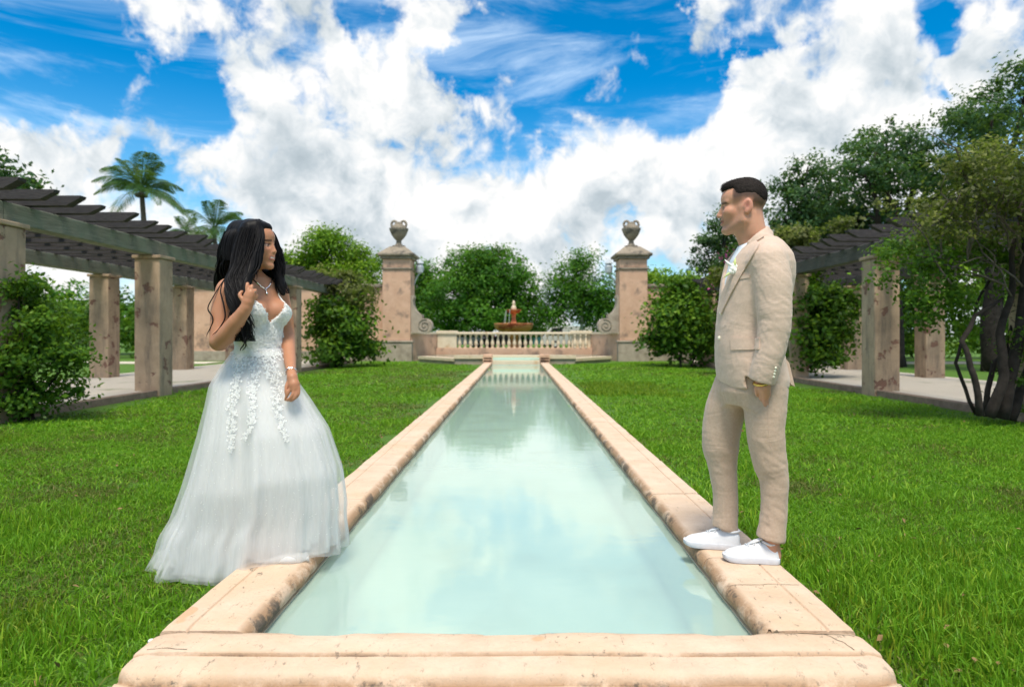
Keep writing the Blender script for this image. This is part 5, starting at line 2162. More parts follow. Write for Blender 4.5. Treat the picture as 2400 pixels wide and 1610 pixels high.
# ---- shirt
sf = Field((.98, 3.0, 1.18), (1.30, 3.34, 1.58), .005)
sf.chain([mp(1769, 556), mp(1770, 585)], [.064, .076], .01)
sf.loft([(sz(740, YM), sx(1755, YM), YM, .130, .13), (sz(660, YM), sx(1764, YM), YM, .128, .15), (sz(610, YM), sx(1770, YM), YM, .112, .15), (sz(580, YM), sx(1772, YM), YM, .085, .10)], ((1, 0), (0, 1)), .02)
q0, q1 = mp(1790, 552), mp(1734, 574)
nrm = Vector((-(q1 - q0).z, 0, (q1 - q0).x))
nrm.normalize()
if nrm.z < 0:
    nrm = -nrm
sf.apply(lambda X, Y, Z: (X - q0.x) * nrm.x + (Z - q0.z) * nrm.z + 0 * Y, (-9, -9, -9), (9, 9, 9), .004, 'i')
V, Q = sf.mesh()
mesh_obj('shirt', smooth_mesh(V, Q, 1), Q, 'shirt', man, smooth=True)

# ---- jacket
jf = Field((.90, 2.82, .70), (1.42, 3.52, 1.58), .0052)
rows = [(905, 1691, 1838, .185), (885, 1686, 1840, .186), (850, 1682, 1832, .183), (810, 1681, 1827, .175), (770, 1683, 1829, .170), (728, 1687, 1838, .178), (690, 1692, 1846, .190), (650, 1698, 1852, .200), (622, 1706, 1852, .203), (602, 1716, 1846, .196), (586, 1728, 1838, .17), (573, 1742, 1830, .135), (560, 1758, 1816, .095)]
tab = []
for y_, a_, c_, w_ in rows:
    tab.append((sz(y_, YM), (sx(a_, YM) + sx(c_, YM)) / 2, YM, (sx(c_, YM) - sx(a_, YM)) / 2, w_))
jf.loft(tab, ((1, 0), (0, 1)), .01, p=2.25)
jf.chain(an, [.076, .081, .075, .070, .064, .060, .057], .022)
af2 = [Vector((p_.x - .01, 2 * YM - p_.y, p_.z)) for p_ in an]
jf.chain(af2, [.072, .076, .070, .066, .060, .055, .054], .022)
sh_ = pt(1802, 596, 3.06)
jf.capsule(sh_, an[0] + Vector((-.008, .01, -.004)), .062, .072, .03)
jf.capsule((sh_.x, 2 * YM - sh_.y, sh_.z), af2[0], .062, .070, .03)
# cut the sleeve ends square, curve the front hem away
d_ = (an[-1] - an[-2]).normalized()
for q_ in (an[-1], af2[-1]):
    e_ = q_ + d_ * .0
    jf.apply(lambda X, Y, Z, e_=e_: np.minimum(np.minimum(-((X - e_.x) * d_.x + (Y - e_.y) * d_.y + (Z - e_.z) * d_.z), .075 - np.sqrt((X - e_.x) ** 2 + (Y - e_.y) ** 2 + (Z - e_.z) ** 2)) * -1, 9) if False else np.maximum(-((X - e_.x) * d_.x + (Y - e_.y) * d_.y + (Z - e_.z) * d_.z), np.sqrt((X - e_.x) ** 2 + (Y - e_.y) ** 2 + (Z - e_.z) ** 2) - .078), tuple(e_ - Vector((.1, .1, .1))), tuple(e_ + Vector((.1, .1, .1))), .003, 's')
# rounded front corner of the hem
cc = mp(1722, 870)
jf.apply(lambda X, Y, Z: np.where((X < cc.x) & (Z < cc.z), np.sqrt((X - cc.x) ** 2 + (Z - cc.z) ** 2) - .081, -.05) + 0 * Y, (-9, -9, .6), (9, 9, cc.z + .02), .004, 'i')
# neck opening and the deep V of the front
V_top, V_bot = mp(1737, 566), mp(1686, 730)
jf.chain([mp(1772, 548), mp(1764, 575)], [.066, .070], .008, 's')
for a_, c_, ra, rb in ((mp(1735, 570), mp(1712, 630), .060, .045), (mp(1712, 630), mp(1684, 712), .045, .012)):
    jf.capsule(a_ + Vector((-.03, 0, 0)), c_ + Vector((-.02, 0, 0)), ra, rb, .006, 's')
jf.chain([pt(1757, 568, 3.085), pt(1778, 558, 3.08), pt(1794, 552, 3.11), pt(1802, 548, 3.17), pt(1792, 552, 3.23), pt(1770, 562, 3.26)], [.010, .017, .020, .020, .020, .014], .025)
jf.chain([pt(1766, 560, 3.088), pt(1780, 549, 3.088), pt(1791, 541, 3.115), pt(1797, 536, 3.17), pt(1789, 540, 3.225), pt(1772, 553, 3.25)], [.006, .009, .011, .012, .011, .008], .014)
V, Q = jf.mesh()
V = smooth_mesh(V, Q, 2, .5)
arm_ax = np.array([np.array(p_) for p_ in an])
dmin = np.min(np.linalg.norm(V[:, None, :] - arm_ax[None], axis=2), axis=1)
mk = np.clip((.115 - dmin) / .03, 0, 1)
V = folds(V, Q, .0030, (.80, .1, -.55), .026, .34, 3, 1.7, mk)
V = folds(V, Q, .0030, (.8, .2, .6), .06, .45, 9, 1.5, 1 - mk)
jacket = mesh_obj('jacket', V, Q, 'suit', man, smooth=True)
jb = bvh_of(jacket)

cloth_patch('lapel', [(1782, 551), (1790, 556), (1779, 565), (1774, 567), (1782, 574), (1763, 606), (1742, 640), (1715, 690), (1693, 736), (1688, 728), (1694, 690), (1717, 640), (1744, 594), (1768, 556)], jb, .002, .007, 'suit', jacket, 3.0)
cloth_patch('pocket_flap', [(1713, 791), (1782, 793), (1780, 819), (1714, 820)], jb, .001, .0045, 'suit', jacket, 3.0)
cloth_patch('breast_pocket', [(1733, 648), (1757, 644), (1758, 651), (1734, 655)], jb, .0005, .003, 'suit', jacket, 3.0)
for i, (px, py) in enumerate(((1691, 734), (1687, 792))):
    l_, n_ = hit(jb, px, py)
    if l_:
        mb = MB(); mb.add(*uv_ball(l_ + n_ * .002, .0095, 10, 6, (.9, .6, 1))); mb.build('front_button', 'button', jacket, smooth=True)
for i in range(4):
    l_, n_ = hit(jb, 1813 + 1.6 * i, 883 - 7 * i)
    if l_:
        mb = MB(); mb.add(*uv_ball(l_ + n_ * .001, .0062, 8, 5, (1, .6, 1))); mb.build('cuff_button', 'button', jacket, smooth=True)
# back vent flap
mb = MB()
vp = [mp(1836, 838), mp(1846, 850), mp(1859, 905), mp(1850, 900), mp(1838, 880)]
mb.add([v + Vector((0, -.02, 0)) for v in vp] + [v + Vector((0, .12, 0)) for v in vp], [(0, 1, 2, 3, 4), (9, 8, 7, 6, 5)] + [(i, (i + 1) % 5 + 0, (i + 1) % 5 + 5, i + 5) for i in range(5)])
mb.build('back_vent', 'suit', jacket)
# ---- boutonniere pinned to the lapel
l_, n_ = hit(jb, 1727, 633)
bo = empty('boutonniere', tuple(l_))
bo.parent = man
bo.location = l_ - man.location
r_ = random.Random(4)
for i in range(20):
    a = r_.uniform(0, 6.28)
    rr = r_.uniform(.003, .023)
    c_ = l_ + n_ * (.012 + r_.uniform(0, .012)) + Vector((math.cos(a) * rr, 0, math.sin(a) * rr))
    mb = MB(); mb.add(*uv_ball(c_, .0105, 7, 5, (1, .5, 1.1))); mb.build('petal', 'petal_white', bo, smooth=True)
for (dx, dz, m_) in ((.004, .036, 'petal_green'), (-.034, -.028, 'petal_green'), (-.03, .03, 'petal_white'), (.022, .006, 'stem_green'), (.026, -.014, 'stem_green'), (.016, -.024, 'stem_green'), (.02, .018, 'petal_white')):
    mb = MB()
    e_ = l_ + n_ * .016 + Vector((dx, 0, dz)) * 1.45
    mb.tube([l_ + n_ * .012, (l_ + n_ * .016).lerp(e_, .5), e_], [.003, .007 if 'petal' in m_ else .005, .0015], 6)
    mb.build('leaf' if m_ == 'stem_green' else 'petal', m_, bo, smooth=True)

# ---- trousers
tf = Field((.84, 2.90, .05), (1.42, 3.46, .95), .0056)
tf.chain([pt(*q[:3]) for q in LN], [q[3] * .96 for q in LN], .015)
tf.chain([pt(*q[:3]) for q in LF], [q[3] * .96 for q in LF], .015)
tf.loft([(sz(945, YM), sx(1765, YM), YM, .13, .15), (sz(915, YM), sx(1762, YM), YM, .15, .165), (sz(880, YM), sx(1764, YM), YM, .146, .16), (sz(850, YM), sx(1764, YM), YM, .14, .15)], ((1, 0), (0, 1)), .04)
for (px, py, Y, ang) in ((1806, 1263, 3.06, .22), (1698, 1238, 3.28, .30)):
    e_ = pt(px, py, Y)
    tf.apply(lambda X, Y_, Z, e_=e_, ang=ang: np.maximum((Z - e_.z) + (X - e_.x) * ang, np.sqrt((X - e_.x) ** 2 + (Y_ - e_.y) ** 2) - .13), tuple(e_ - Vector((.15, .15, .12))), tuple(e_ + Vector((.15, .15, .04))), .003, 's')
# pocket slit where the wrist goes in
tf.capsule(pt(1772, 905, 2.955), pt(1795, 935, 2.975), .026, .004, .008, 's')
V, Q = tf.mesh()
V = smooth_mesh(V, Q, 2, .5)
px_ = V[:, 0] / V[:, 1] * F_PX + 1212
py_ = 786 - (V[:, 2] - CAM_H) / V[:, 1] * F_PX
knee = np.exp(-((py_ - 1085) / 60) ** 2) + np.exp(-((py_ - 1220) / 45) ** 2) + .6 * np.exp(-((py_ - 940) / 40) ** 2)
V = folds(V, Q, .0036, (.80, .1, -.45), .028, .32, 13, 1.7, np.clip(knee, .1, 1))
V = folds(V, Q, .0030, (.15, .1, -1.), .045, .6, 17, 1.5)
trou = mesh_obj('trousers', V, Q, 'suit_trouser', man, smooth=True)
tb_ = bvh_of(trou)
sm_ = MB()
pts_ = []
for (px, py) in ((1797, 935), (1800, 970), (1801, 1010), (1806, 1050)):
    l_, n_ = hit(tb_, px, py)
    if l_:
        pts_.append(l_ + n_ * .0005)
sm_.tube(pts_, .0018, 5)
sm_.build('side_seam', 'suit_trouser', trou)

# ---- watch
mb = MB()
c_ = pt(1785, 897, 2.962)
ax_ = (pt(1789, 905, 2.968) - wr).normalized()
s1 = ax_.cross(Vector((0, 1, 0))).normalized()
s2 = ax_.cross(s1).normalized()
ring = [c_ + s1 * (.032 * math.cos(a)) + s2 * (.034 * math.sin(a)) for a in [i * 2 * math.pi / 20 for i in range(21)]]
mb.tube(ring, .0075, 6, flat=.7)
wt_ = mb.build('watch', 'gold', man, smooth=True)


# ---- sneakers
def sneaker(toe, heel, name_side):
    toe, heel = Vector(toe), Vector(heel)
    d = (toe - heel)
    d.z = 0
    L = d.length
    d.normalize()
    s = Vector((-d.y, d.x, 0))
    t = empty('sneaker', (0, 0, 0))
    t.parent = man
    t.location = heel - Vector(man.location)
    w = [(0, .020), (.03, .030), (.12, .034), (.3, .033), (.45, .035), (.62, .044), (.75, .046), (.88, .040), (.96, .026), (1, .010)]
    wi = lambda q: float(np.interp(q, [a for a, c in w], [c for a, c in w]))
    ts = [0, .01, .03, .07, .12, .2, .3, .4, .5, .6, .7, .8, .88, .94, .975, .993, 1]
    outl = [(q, wi(q) + .003) for q in ts] + [(q, -wi(q) - .003) for q in reversed(ts)]
    mb = MB()
    z0, z1 = heel.z, heel.z + .027
    n = len(outl)
    V, F = [], []
    for z_, e_ in ((z0, .97), (z0 + .006, 1.0), (z1 - .003, 1.0), (z1, .96)):
        for q, ww in outl:
            lift = .010 * max(0, (q - .8) / .2) ** 2 if z_ < z1 - .01 else .006 * max(0, (q - .8) / .2) ** 2
            p = heel + d * (L * (.5 + (q - .5) * e_)) + s * (ww * e_)
            V.append((p.x, p.y, z_ + lift))
    for r__ in range(3):
        for i in range(n):
            F.append((r__ * n + i, r__ * n + (i + 1) % n, (r__ + 1) * n + (i + 1) % n, (r__ + 1) * n + i))
    F += [tuple(range(n))[::-1], tuple(3 * n + i for i in range(n))]
    mb.add(V, F)
    auto_smooth(mb.build('sole', 'sole_white', t), 50)
    hh = [(0, .040), (.03, .058), (.08, .070), (.16, .068), (.25, .066), (.33, .074), (.42, .070), (.55, .056), (.7, .042), (.82, .034), (.92, .026), (.98, .014), (1, .004)]
    hi_ = lambda q: float(np.interp(q, [a for a, c in hh], [c for a, c in hh]))
    V, F = [], []
    m = 15
    for q in ts:
        for j in range(m):
            a = math.pi * j / (m - 1)
            ca, sa = math.cos(a), math.sin(a)
            ww = wi(q) * (abs(ca) ** .75) * (1 if ca > 0 else -1)
            top = (1 - .34 * sa ** 2 * (1 if q > .1 else .6))
            zz = (sa ** .62) * hi_(q)
            p = heel + d * (L * (.02 + .96 * q)) + s * (ww * (1 - .28 * (zz / .075)))
            cr = .0014 * math.sin(q * 60 + j) * (.45 < q < .75)
            V.append((p.x, p.y, z1 - .006 + zz + cr))
    for i in range(len(ts) - 1):
        for j in range(m - 1):
            F.append((i * m + j, (i + 1) * m + j, (i + 1) * m + j + 1, i * m + j + 1))
    F += [tuple(range(m)), tuple((len(ts) - 1) * m + j for j in range(m))[::-1], ]
    mb = MB()
    mb.add(V, F)
    up = mb.build('upper', 'shoe_white', t)
    auto_smooth(up, 60)
    # tongue and collar
    mb = MB()
    ring = []
    for i in range(17):
        a = 2 * math.pi * i / 16
        q = .17 + .14 * math.cos(a)
        p = heel + d * (L * q) + s * (.026 * math.sin(a))
        ring.append((p.x, p.y, z1 + .060 + .012 * math.cos(a) * (1 if math.cos(a) > 0 else -.3)))
    mb.tube(ring, .0058, 6)
    mb.build('collar', 'shoe_white', up, smooth=True)
    mb = MB()
    pp = [heel + d * (L * q) + Vector((0, 0, z1 - heel.z + zz)) for q, zz in ((.30, .083), (.36, .074), (.45, .064), (.56, .051))]
    mb.tube(pp, [.017, .019, .018, .012], 8, flat=.3)
    mb.build('tongue', 'shoe_white', up, smooth=True)
    for i in range(5):
        q = .36 + i * .055
        zz = hi_(q) + .001
        mb = MB()
        pts_ = []
        for j in range(7):
            v = -1 + 2 * j / 6
            p = heel + d * (L * (q + .02 * v * (1 if i % 2 else -1))) + s * (.021 * v)
            pts_.append((p.x, p.y, z1 - .004 + zz * (1 - .16 * v * v) + .001))
        mb.tube(pts_, .0026, 5)
        mb.build('lace', 'shoe_white', up, smooth=True)
    for sg in (-1, 1):
        mb = MB()
        pts_ = []
        for j in range(10):
            a = math.pi * 2 * j / 9
            p = heel + d * (L * (.36 + .045 * math.cos(a) + .03 * sg)) + s * (-.012 + sg * -.004 + -.018 * math.sin(a / 2))
            pts_.append((p.x, p.y, z1 + .070 - .018 * math.sin(a / 2)))
        mb.tube(pts_, .0022, 5)
        mb.build('lace_bow', 'shoe_white', up, smooth=True)
    return t


sneaker((sx(1603, 3.31), 3.32, .003), (sx(1736, 3.24), 3.235, .003), 'far')
sneaker((sx(1693, 3.10), 3.10, .003), (sx(1826, 3.05), 3.045, .003), 'near')
# ================================================================== PERSON IN THE WHITE DRESS (left)
mat('hair_black', (.0035, .003, .0035), (.008, .007, .008), scale=60, rough=.5, spec=.13)
mat('bodice_lace', (.74, .74, .71), (.86, .86, .84), scale=120, rough=.7, bump=.9, bscale=140, bdist=.004)
mat('lace', (.84, .84, .82), (.9, .9, .88), scale=60, rough=.7)
mat('satin', (.85, .845, .83), (.88, .875, .865), scale=8, rough=.5, sheen=.2)
mat('silver', (.8, .8, .82), rough=.18, metal=1)
mat('teeth', (.82, .80, .75), rough=.3)
mat('ring_gold', (.8, .55, .3), rough=.2, metal=1)


def tulle_mat(name, alpha):
    m = bpy.data.materials.new(name)
    m.use_nodes = True
    t = m.node_tree
    t.nodes.clear()
    k = NB(t)
    o = k.node('ShaderNodeOutputMaterial')
    g_ = k.node('ShaderNodeNewGeometry')
    tr = k.node('ShaderNodeBsdfTransparent')
    df = k.node('ShaderNodeBsdfDiffuse')
    df.inputs['Color'].default_value = (.87, .87, .86, 1)
    tl = k.node('ShaderNodeBsdfTranslucent')
    tl.inputs['Color'].default_value = (.86, .87, .86, 1)
    m1 = k.node('ShaderNodeMixShader')
    m1.inputs[0].default_value = .22
    t.links.new(df.outputs[0], m1.inputs[1])
    t.links.new(tl.outputs[0], m1.inputs[2])
    m2 = k.node('ShaderNodeMixShader')
    k.put(m2.inputs[0], k.mapr(k.noise(k.scalev(g_.outputs['Position'], (1, 1, .12)), 30, 4, .6), .3, .7, alpha - .04, alpha + .06))
    t.links.new(tr.outputs[0], m2.inputs[1])
    t.links.new(m1.outputs[0], m2.inputs[2])
    t.links.new(m2.outputs[0], o.inputs[0])
    MATS[name] = m


tulle_mat('tulle', .55)
tulle_mat('tulle_fine', .32)

bride = empty('person', (-1.30, 3.27, 0), 'person in sleeveless white lace dress with long black hair, on the left coping', 'person')
TF = Vector((.85, -.52, 0)).normalized()       # chest direction
TR = Vector((-.52, -.85, 0)).normalized()      # towards the right shoulder
TC = Vector((-1.295, 3.28, 0))

TORSO = [(.80, -1.278, 3.27, .160, .115), (.88, -1.277, 3.27, .150, .108), (.96, -1.275, 3.27, .118, .088), (1.00, -1.276, 3.27, .114, .085), (1.06, -1.280, 3.27, .120, .088), (1.12, -1.285, 3.275, .128, .092), (1.18, -1.290, 3.278, .138, .092), (1.23, -1.294, 3.28, .146, .084), (1.275, -1.297, 3.283, .140, .070), (1.305, -1.299, 3.286, .095, .056), (1.325, -1.30, 3.288, .06, .05)]


def torso(fld, grow=0.0, bust=0.0, low=0.0):
    fld.loft([(z, x, y, a + grow, c + grow) for z, x, y, a, c in TORSO if z > low], (tuple(TR.xy), tuple(TF.xy)), .012, p=2.15)
    for s_, r_ in ((1, .060), (-1, .060)):
        c_ = Vector((-1.288, 3.277, 1.165)) + TF * .066 + TR * (.066 * s_)
        fld.ell(c_, (r_ * 1.0 + grow + bust, r_ * 1.08 + grow + bust, r_ * .98 + grow + bust), [tuple(TF), tuple(TR), (0, 0, 1)], .028)


bf = Field((-1.60, 2.90, .68), (-.97, 3.56, 1.64), .0040)
torso(bf, low=.95)
HO = Vector((sx(645, 3.25) - .104, 3.27, sz(578, 3.27)))
hb = Head(bf, HO, (.985, -.16), .985, tilt=.02)
sculpt_head(hb, False)
nk = [hb.p(-.028, 0, -.05), hb.p(-.034, 0, -.11), Vector((-1.305, 3.285, 1.315))]
bf.chain(nk, [.046, .043, .052], .022)
bf.chain([Vector((-1.30, 3.285, 1.31)), Vector((-1.372, 3.145, 1.275))], [.048, .048], .03)
bf.chain([Vector((-1.30, 3.285, 1.31)), Vector((-1.226, 3.41, 1.275))], [.048, .046], .03)
# collar bones
for s_ in (1, -1):
    bf.capsule(Vector((-1.298, 3.285, 1.292)) + TF * .052 + TR * (.012 * s_), Vector((-1.3, 3.285, 1.302)) + TF * .03 + TR * (.11 * s_), .008, .006, .02)
# right arm, bent, hand in the hair
A1 = [pt(531, 686, 3.13), pt(520, 725, 3.11), pt(516, 765, 3.09), pt(514, 800, 3.07)]
bf.chain(A1, [.050, .047, .0445, .042], .02)
A2 = [pt(514, 800, 3.07), pt(530, 786, 3.04), pt(550, 760, 3.01), pt(568, 735, 2.99), pt(577, 721, 2.985)]
bf.chain(A2, [.042, .0425, .0375, .0295, .0245], .012)
hand_fingers(bf, A2[-1], [(A2[-1], .0255), (pt(581, 708, 2.985), .0245), (pt(585, 695, 2.99), .0255), (pt(588, 688, 2.99), .0230)],
             [([pt(580, 686, 2.985), pt(579, 674, 2.985), pt(580, 665, 2.995), pt(582, 668, 3.02)], .0092), ([pt(588, 686, 2.985), pt(589, 675, 2.985), pt(590.5, 670, 3.0), pt(590, 678, 3.02)], .0093),
              ([pt(595, 689, 2.99), pt(597, 682, 2.992), pt(599, 681, 3.01), pt(596, 690, 3.03)], .0088), ([pt(599, 696, 2.995), pt(601, 692, 3.0), pt(602, 694, 3.015), pt(599, 700, 3.03)], .0080)],
             ([pt(573, 708, 2.985), pt(565, 698, 2.985), pt(562, 690, 2.988), pt(567, 684, 2.998)], .0105))
# left arm, hanging to the skirt
B1 = [pt(657, 700, 3.41), pt(668, 740, 3.40), pt(673, 775, 3.39), pt(675, 800, 3.35), pt(679, 840, 3.25), pt(682, 868, 3.16)]
bf.chain(B1, [.045, .041, .036, .0345, .029, .0225], .015)
hand_fingers(bf, B1[-1], [(B1[-1], .0225), (pt(685, 885, 3.120), .024), (pt(689, 902, 3.110), .026), (pt(690, 910, 3.105), .022)],
             [([pt(682, 905, 3.100), pt(677, 918, 3.090), pt(671, 930, 3.090), pt(669, 937, 3.095)], .0085), ([pt(689, 912, 3.095), pt(686, 925, 3.085), pt(679, 934, 3.085), pt(674, 938, 3.093)], .0088),
              ([pt(695, 912, 3.100), pt(694, 926, 3.090), pt(687, 936, 3.087), pt(681, 939, 3.095)], .0085), ([pt(700, 908, 3.105), pt(700, 922, 3.100), pt(694, 932, 3.095), pt(688, 936, 3.100)], .0078)],
             ([pt(678, 890, 3.115), pt(672, 903, 3.100), pt(670, 916, 3.090), pt(671, 924, 3.090)], .0092))
V, Q = bf.mesh()
V = smooth_mesh(V, Q, 2, .45)
body = mesh_obj('body', V, Q, 'skin', bride, smooth=True)
lc = hb.local(V)
C = np.tile(np.array([.46, .215, .118]), (len(V), 1))
al = np.abs(lc[:, 1])
isH = lc[:, 2] > -.125
tint(np.exp(-((lc[:, 0] - .065) / .04) ** 2 - ((lc[:, 2] + .03) / .03) ** 2 - ((al - .045) / .025) ** 2) * isH, (.55, .22, .13), .6)
lip = np.exp(-((lc[:, 2] + .0635) / .0105) ** 4) * (lc[:, 0] > .076) * (al < .0255)
tint(lip, (.42, .13, .10), .9)
tint(np.exp(-((lc[:, 2] + .0612) / .0033) ** 4) * (lc[:, 0] > .072) * (al < .019), (.80, .76, .70), .95)      # smile
brow = np.exp(-((lc[:, 2] - .0225 - .10 * np.clip(.035 - al, -.02, .02)) / .0050) ** 4) * (lc[:, 0] > .05) * (al > .010) * (al < .054)
tint(brow, (.02, .012, .01), .95)
eye = np.exp(-(((al - .031) / .0135) ** 4) - ((lc[:, 2] + .001) / .0055) ** 4) * (lc[:, 0] > .068)
tint(eye, (.45, .38, .34), .75)
tint(np.exp(-(((al - .030) / .0062) ** 4) - ((lc[:, 2] + .0005) / .0056) ** 4) * (lc[:, 0] > .068), (.02, .012, .01), 1)
tint(np.exp(-(((al - .033) / .018) ** 4) - ((lc[:, 2] - .0065) / .0036) ** 4) * (lc[:, 0] > .06), (.012, .008, .008), .95)
tint(np.exp(-(((al - .033) / .016) ** 4) - ((lc[:, 2] + .0065) / .0016) ** 4) * (lc[:, 0] > .06), (.06, .03, .02), .7)
color_attr(body, np.clip(C, 0, 1))
bb_ = bvh_of(body)

# ---- dress: bodice
df_ = Field((-1.50, 3.02, .90), (-1.06, 3.52, 1.30), .0040)
torso(df_, .005, .003)


def neckline(X, Y, Z):
    dx, dy = X - TC.x, Y - TC.y
    l = dx * TR.x + dy * TR.y
    f = dx * TF.x + dy * TF.y
    a = np.abs(l)
    z = 1.112 + np.clip(a / .082, 0, 1) ** 1.15 * .100 - np.clip((a - .082) / .06, 0, 1) * .055
    z = np.where(f < -.01, 1.09 + 0 * z, z)
    return (Z - z) * .75


df_.apply(neckline, (-9, -9, -9), (9, 9, 9), .003, 'i')
V, Q = df_.mesh()
V = smooth_mesh(V, Q, 1, .4)
V = V + vert_normals(V, Q) * ((npnoise(V / .011, 21) - .5) * .0035)[:, None]
bodice = mesh_obj('bodice', V, Q, 'bodice_lace', bride, smooth=True)
bo_b = bvh_of(bodice)
# thin straps over the shoulders
for s_ in (1, -1):
    mb = MB()
    p0 = Vector((TC.x, TC.y, 1.205)) + TR * (.082 * s_) + TF * .100
    pp = []
    for t_ in range(9):
        q_ = t_ / 8
        p = Vector((TC.x, TC.y, 0)) + TR * ((.082 + .022 * q_) * s_) + TF * (.10 * math.cos(q_ * 2.2) + .0)
        p.z = 1.20 + .118 * math.sin(min(1, q_ * 1.25) * math.pi / 2)
        near = bb_.find_nearest(p)
        pp.append(near[0] + near[1] * .002)
    mb.tube(pp, .0035, 5)
    mb.build('strap', 'lace', bodice)
# ---- dress: skirt (an opaque lining and two layers of tulle)
SK = [  # z, left x, right x, centre y, half depth
    (.985, -1.378, -1.172, 3.27, .090), (.95, -1.402, -1.160, 3.268, .108), (.90, -1.436, -1.132, 3.262, .140), (.805, -1.490, -1.100, 3.258, .185), (.70, -1.508, -1.030, 3.255, .220),
    (.54, -1.548, -.935, 3.255, .260), (.313, -1.618, -.860, 3.258, .290), (.15, -1.685, -.838, 3.266, .285), (.066, -1.742, -.842, 3.272, .292), (-.02, -1.77, -.835, 3.28, .300), (-.095, -1.815, -.832, 3.285, .305)]
SK = np.array(SK[::-1])


def ground_under(x, y):
    return .004 if OLx < x else GZ + .012


OLx = -1.285


def skirt_mesh(grow, nfold, amp, seed, z_top, hem_lift, shrink_l=0.0, rows=44, cols=240, ragged=0.0, shrink_r=None):
    rng_ = np.random.default_rng(seed)
    th = np.linspace(0, 2 * np.pi, cols, endpoint=False)
    ph = rng_.uniform(0, 6.28, 12)
    V = np.zeros((rows, cols, 3))
    zmin = SK[0, 0]
    for i in range(rows):
        t = i / (rows - 1)
        # per column hem height
        z_nom = z_top + (zmin - z_top) * t
        lx = np.interp(z_nom, SK[:, 0], SK[:, 1]) + shrink_l * t
        rx = np.interp(z_nom, SK[:, 0], SK[:, 2]) - (shrink_l * .35 * t if shrink_r is None else shrink_r * t ** 1.5)
        cy = np.interp(z_nom, SK[:, 0], SK[:, 3])
        hd_ = np.interp(z_nom, SK[:, 0], SK[:, 4]) - shrink_l * .5 * t
        cx, a = (lx + rx) / 2, (rx - lx) / 2
        f = 0
        w_ = min(1, t * 1.15 + .05) ** 1.0
        for q, (nf, am) in enumerate(((nfold, 1.0), (nfold * 1.7, .55), (nfold * .53, .9), (nfold * 2.9, .25))):
            drift = .35 * math.sin(t * 3 + ph[q + 4])
            s_ = np.sin(round(nf) * th + ph[q] + drift)
            f = f + am * s_
        dr = amp * w_ * (f - 1.5) + grow
        # the forward knee swells the cloth on the pool side
        V[i, :, 0] = cx + (a + dr) * np.cos(th)
        V[i, :, 1] = cy + (hd_ + dr * .8) * np.sin(th)
        V[i, :, 2] = z_nom
    # let each column end on what lies below it: lawn or coping, hanging free over the water
    end = V[-1]
    hem = np.array([(.006 if x > OLx else GZ + .02) for x, y, z in end])
    k_ = np.ones(9) / 9
    hem = np.convolve(np.concatenate([hem[-4:], hem, hem[:4]]), k_, 'valid')
    hem = hem + hem_lift + ragged * (npnoise(np.stack([th * 3, th * 0, th * 0 + seed], 1), seed) - .3)
    tt = np.linspace(0, 1, rows)[:, None]
    V[:, :, 2] = z_top + (hem[None, :] - z_top) * tt
    F = []
    idx = np.arange(rows * cols).reshape(rows, cols)
    nx_ = np.roll(idx, -1, axis=1)
    F = np.stack([idx[:-1], nx_[:-1], nx_[1:], idx[1:]], -1).reshape(-1, 4)
    return V.reshape(-1, 3), F[:, ::-1]


V, Fq = skirt_mesh(-.016, 13, .015, 3, .985, .012, shrink_l=.075, shrink_r=.13)
lining = mesh_obj('skirt_lining', V, Fq, 'satin', bride, smooth=True)
V, Fq = skirt_mesh(.0, 13, .016, 3, .985, .004, shrink_l=.025, shrink_r=.045)
tul1 = mesh_obj('tulle_layer', V, Fq, 'tulle', bride, smooth=True)
V, Fq = skirt_mesh(.014, 13, .017, 3, .985, -.004, ragged=.008)
tul2 = mesh_obj('tulle_layer', V, Fq, 'tulle_fine', bride, smooth=True)
# folds of hem lying on the ground
for i, pts_ in enumerate(([(370, 1300, 3.36), (385, 1308, 3.33), (400, 1322, 3.24), (425, 1338, 3.14), (470, 1346, 3.06), (510, 1350, 3.02)], [(500, 1348, 3.03), (560, 1338, 3.05), (620, 1334, 3.02), (680, 1328, 3.03), (722, 1316, 3.07)])):
    P_ = [pt(*q) for q in pts_]
    mb = MB()
    dn = []
    for a_, c_ in zip(P_[:-1], P_[1:]):
        for q in range(5):
            v_ = a_.lerp(c_, q / 5)
            gz = .012 if v_.x > OLx else GZ + .03
            dn.append(Vector((v_.x, v_.y + .05 + .02 * vnoise(v_, 9, i), gz + .006 * vnoise(v_, 14, i))))
    mb.tube(dn, [.035 * (.5 + abs(vnoise(v_, 8, 3))) + .008 for v_ in dn], 10, flat=.55)
    mb.build('hem_fold', 'tulle', tul2, smooth=True)

# ---- lace appliques: tiny petals and leaves trailing from the waist and over the bodice
sk_b = bvh_of(tul2)
rl = random.Random(12)


def petal_cluster(V, F, c, n, size):
    """one five-petal blossom or sprig lying on the cloth"""
    t1 = n.cross(Vector((rl.uniform(-1, 1), rl.uniform(-1, 1), rl.uniform(-1, 1)))).normalized()
    t2 = n.cross(t1)
    k = rl.choice((4, 5, 5, 6))
    for i in range(k):
        a = 2 * math.pi * i / k + rl.uniform(-.2, .2)
        d = t1 * math.cos(a) + t2 * math.sin(a)
        e = n.cross(d)
        s = size * rl.uniform(.7, 1.2)
        b0 = len(V)
        V += [c + n * .002, c + d * s * .55 + e * s * .28 + n * .0045, c + d * s + n * .003, c + d * s * .55 - e * s * .28 + n * .0045]
        F.append((b0, b0 + 1, b0 + 2, b0 + 3))


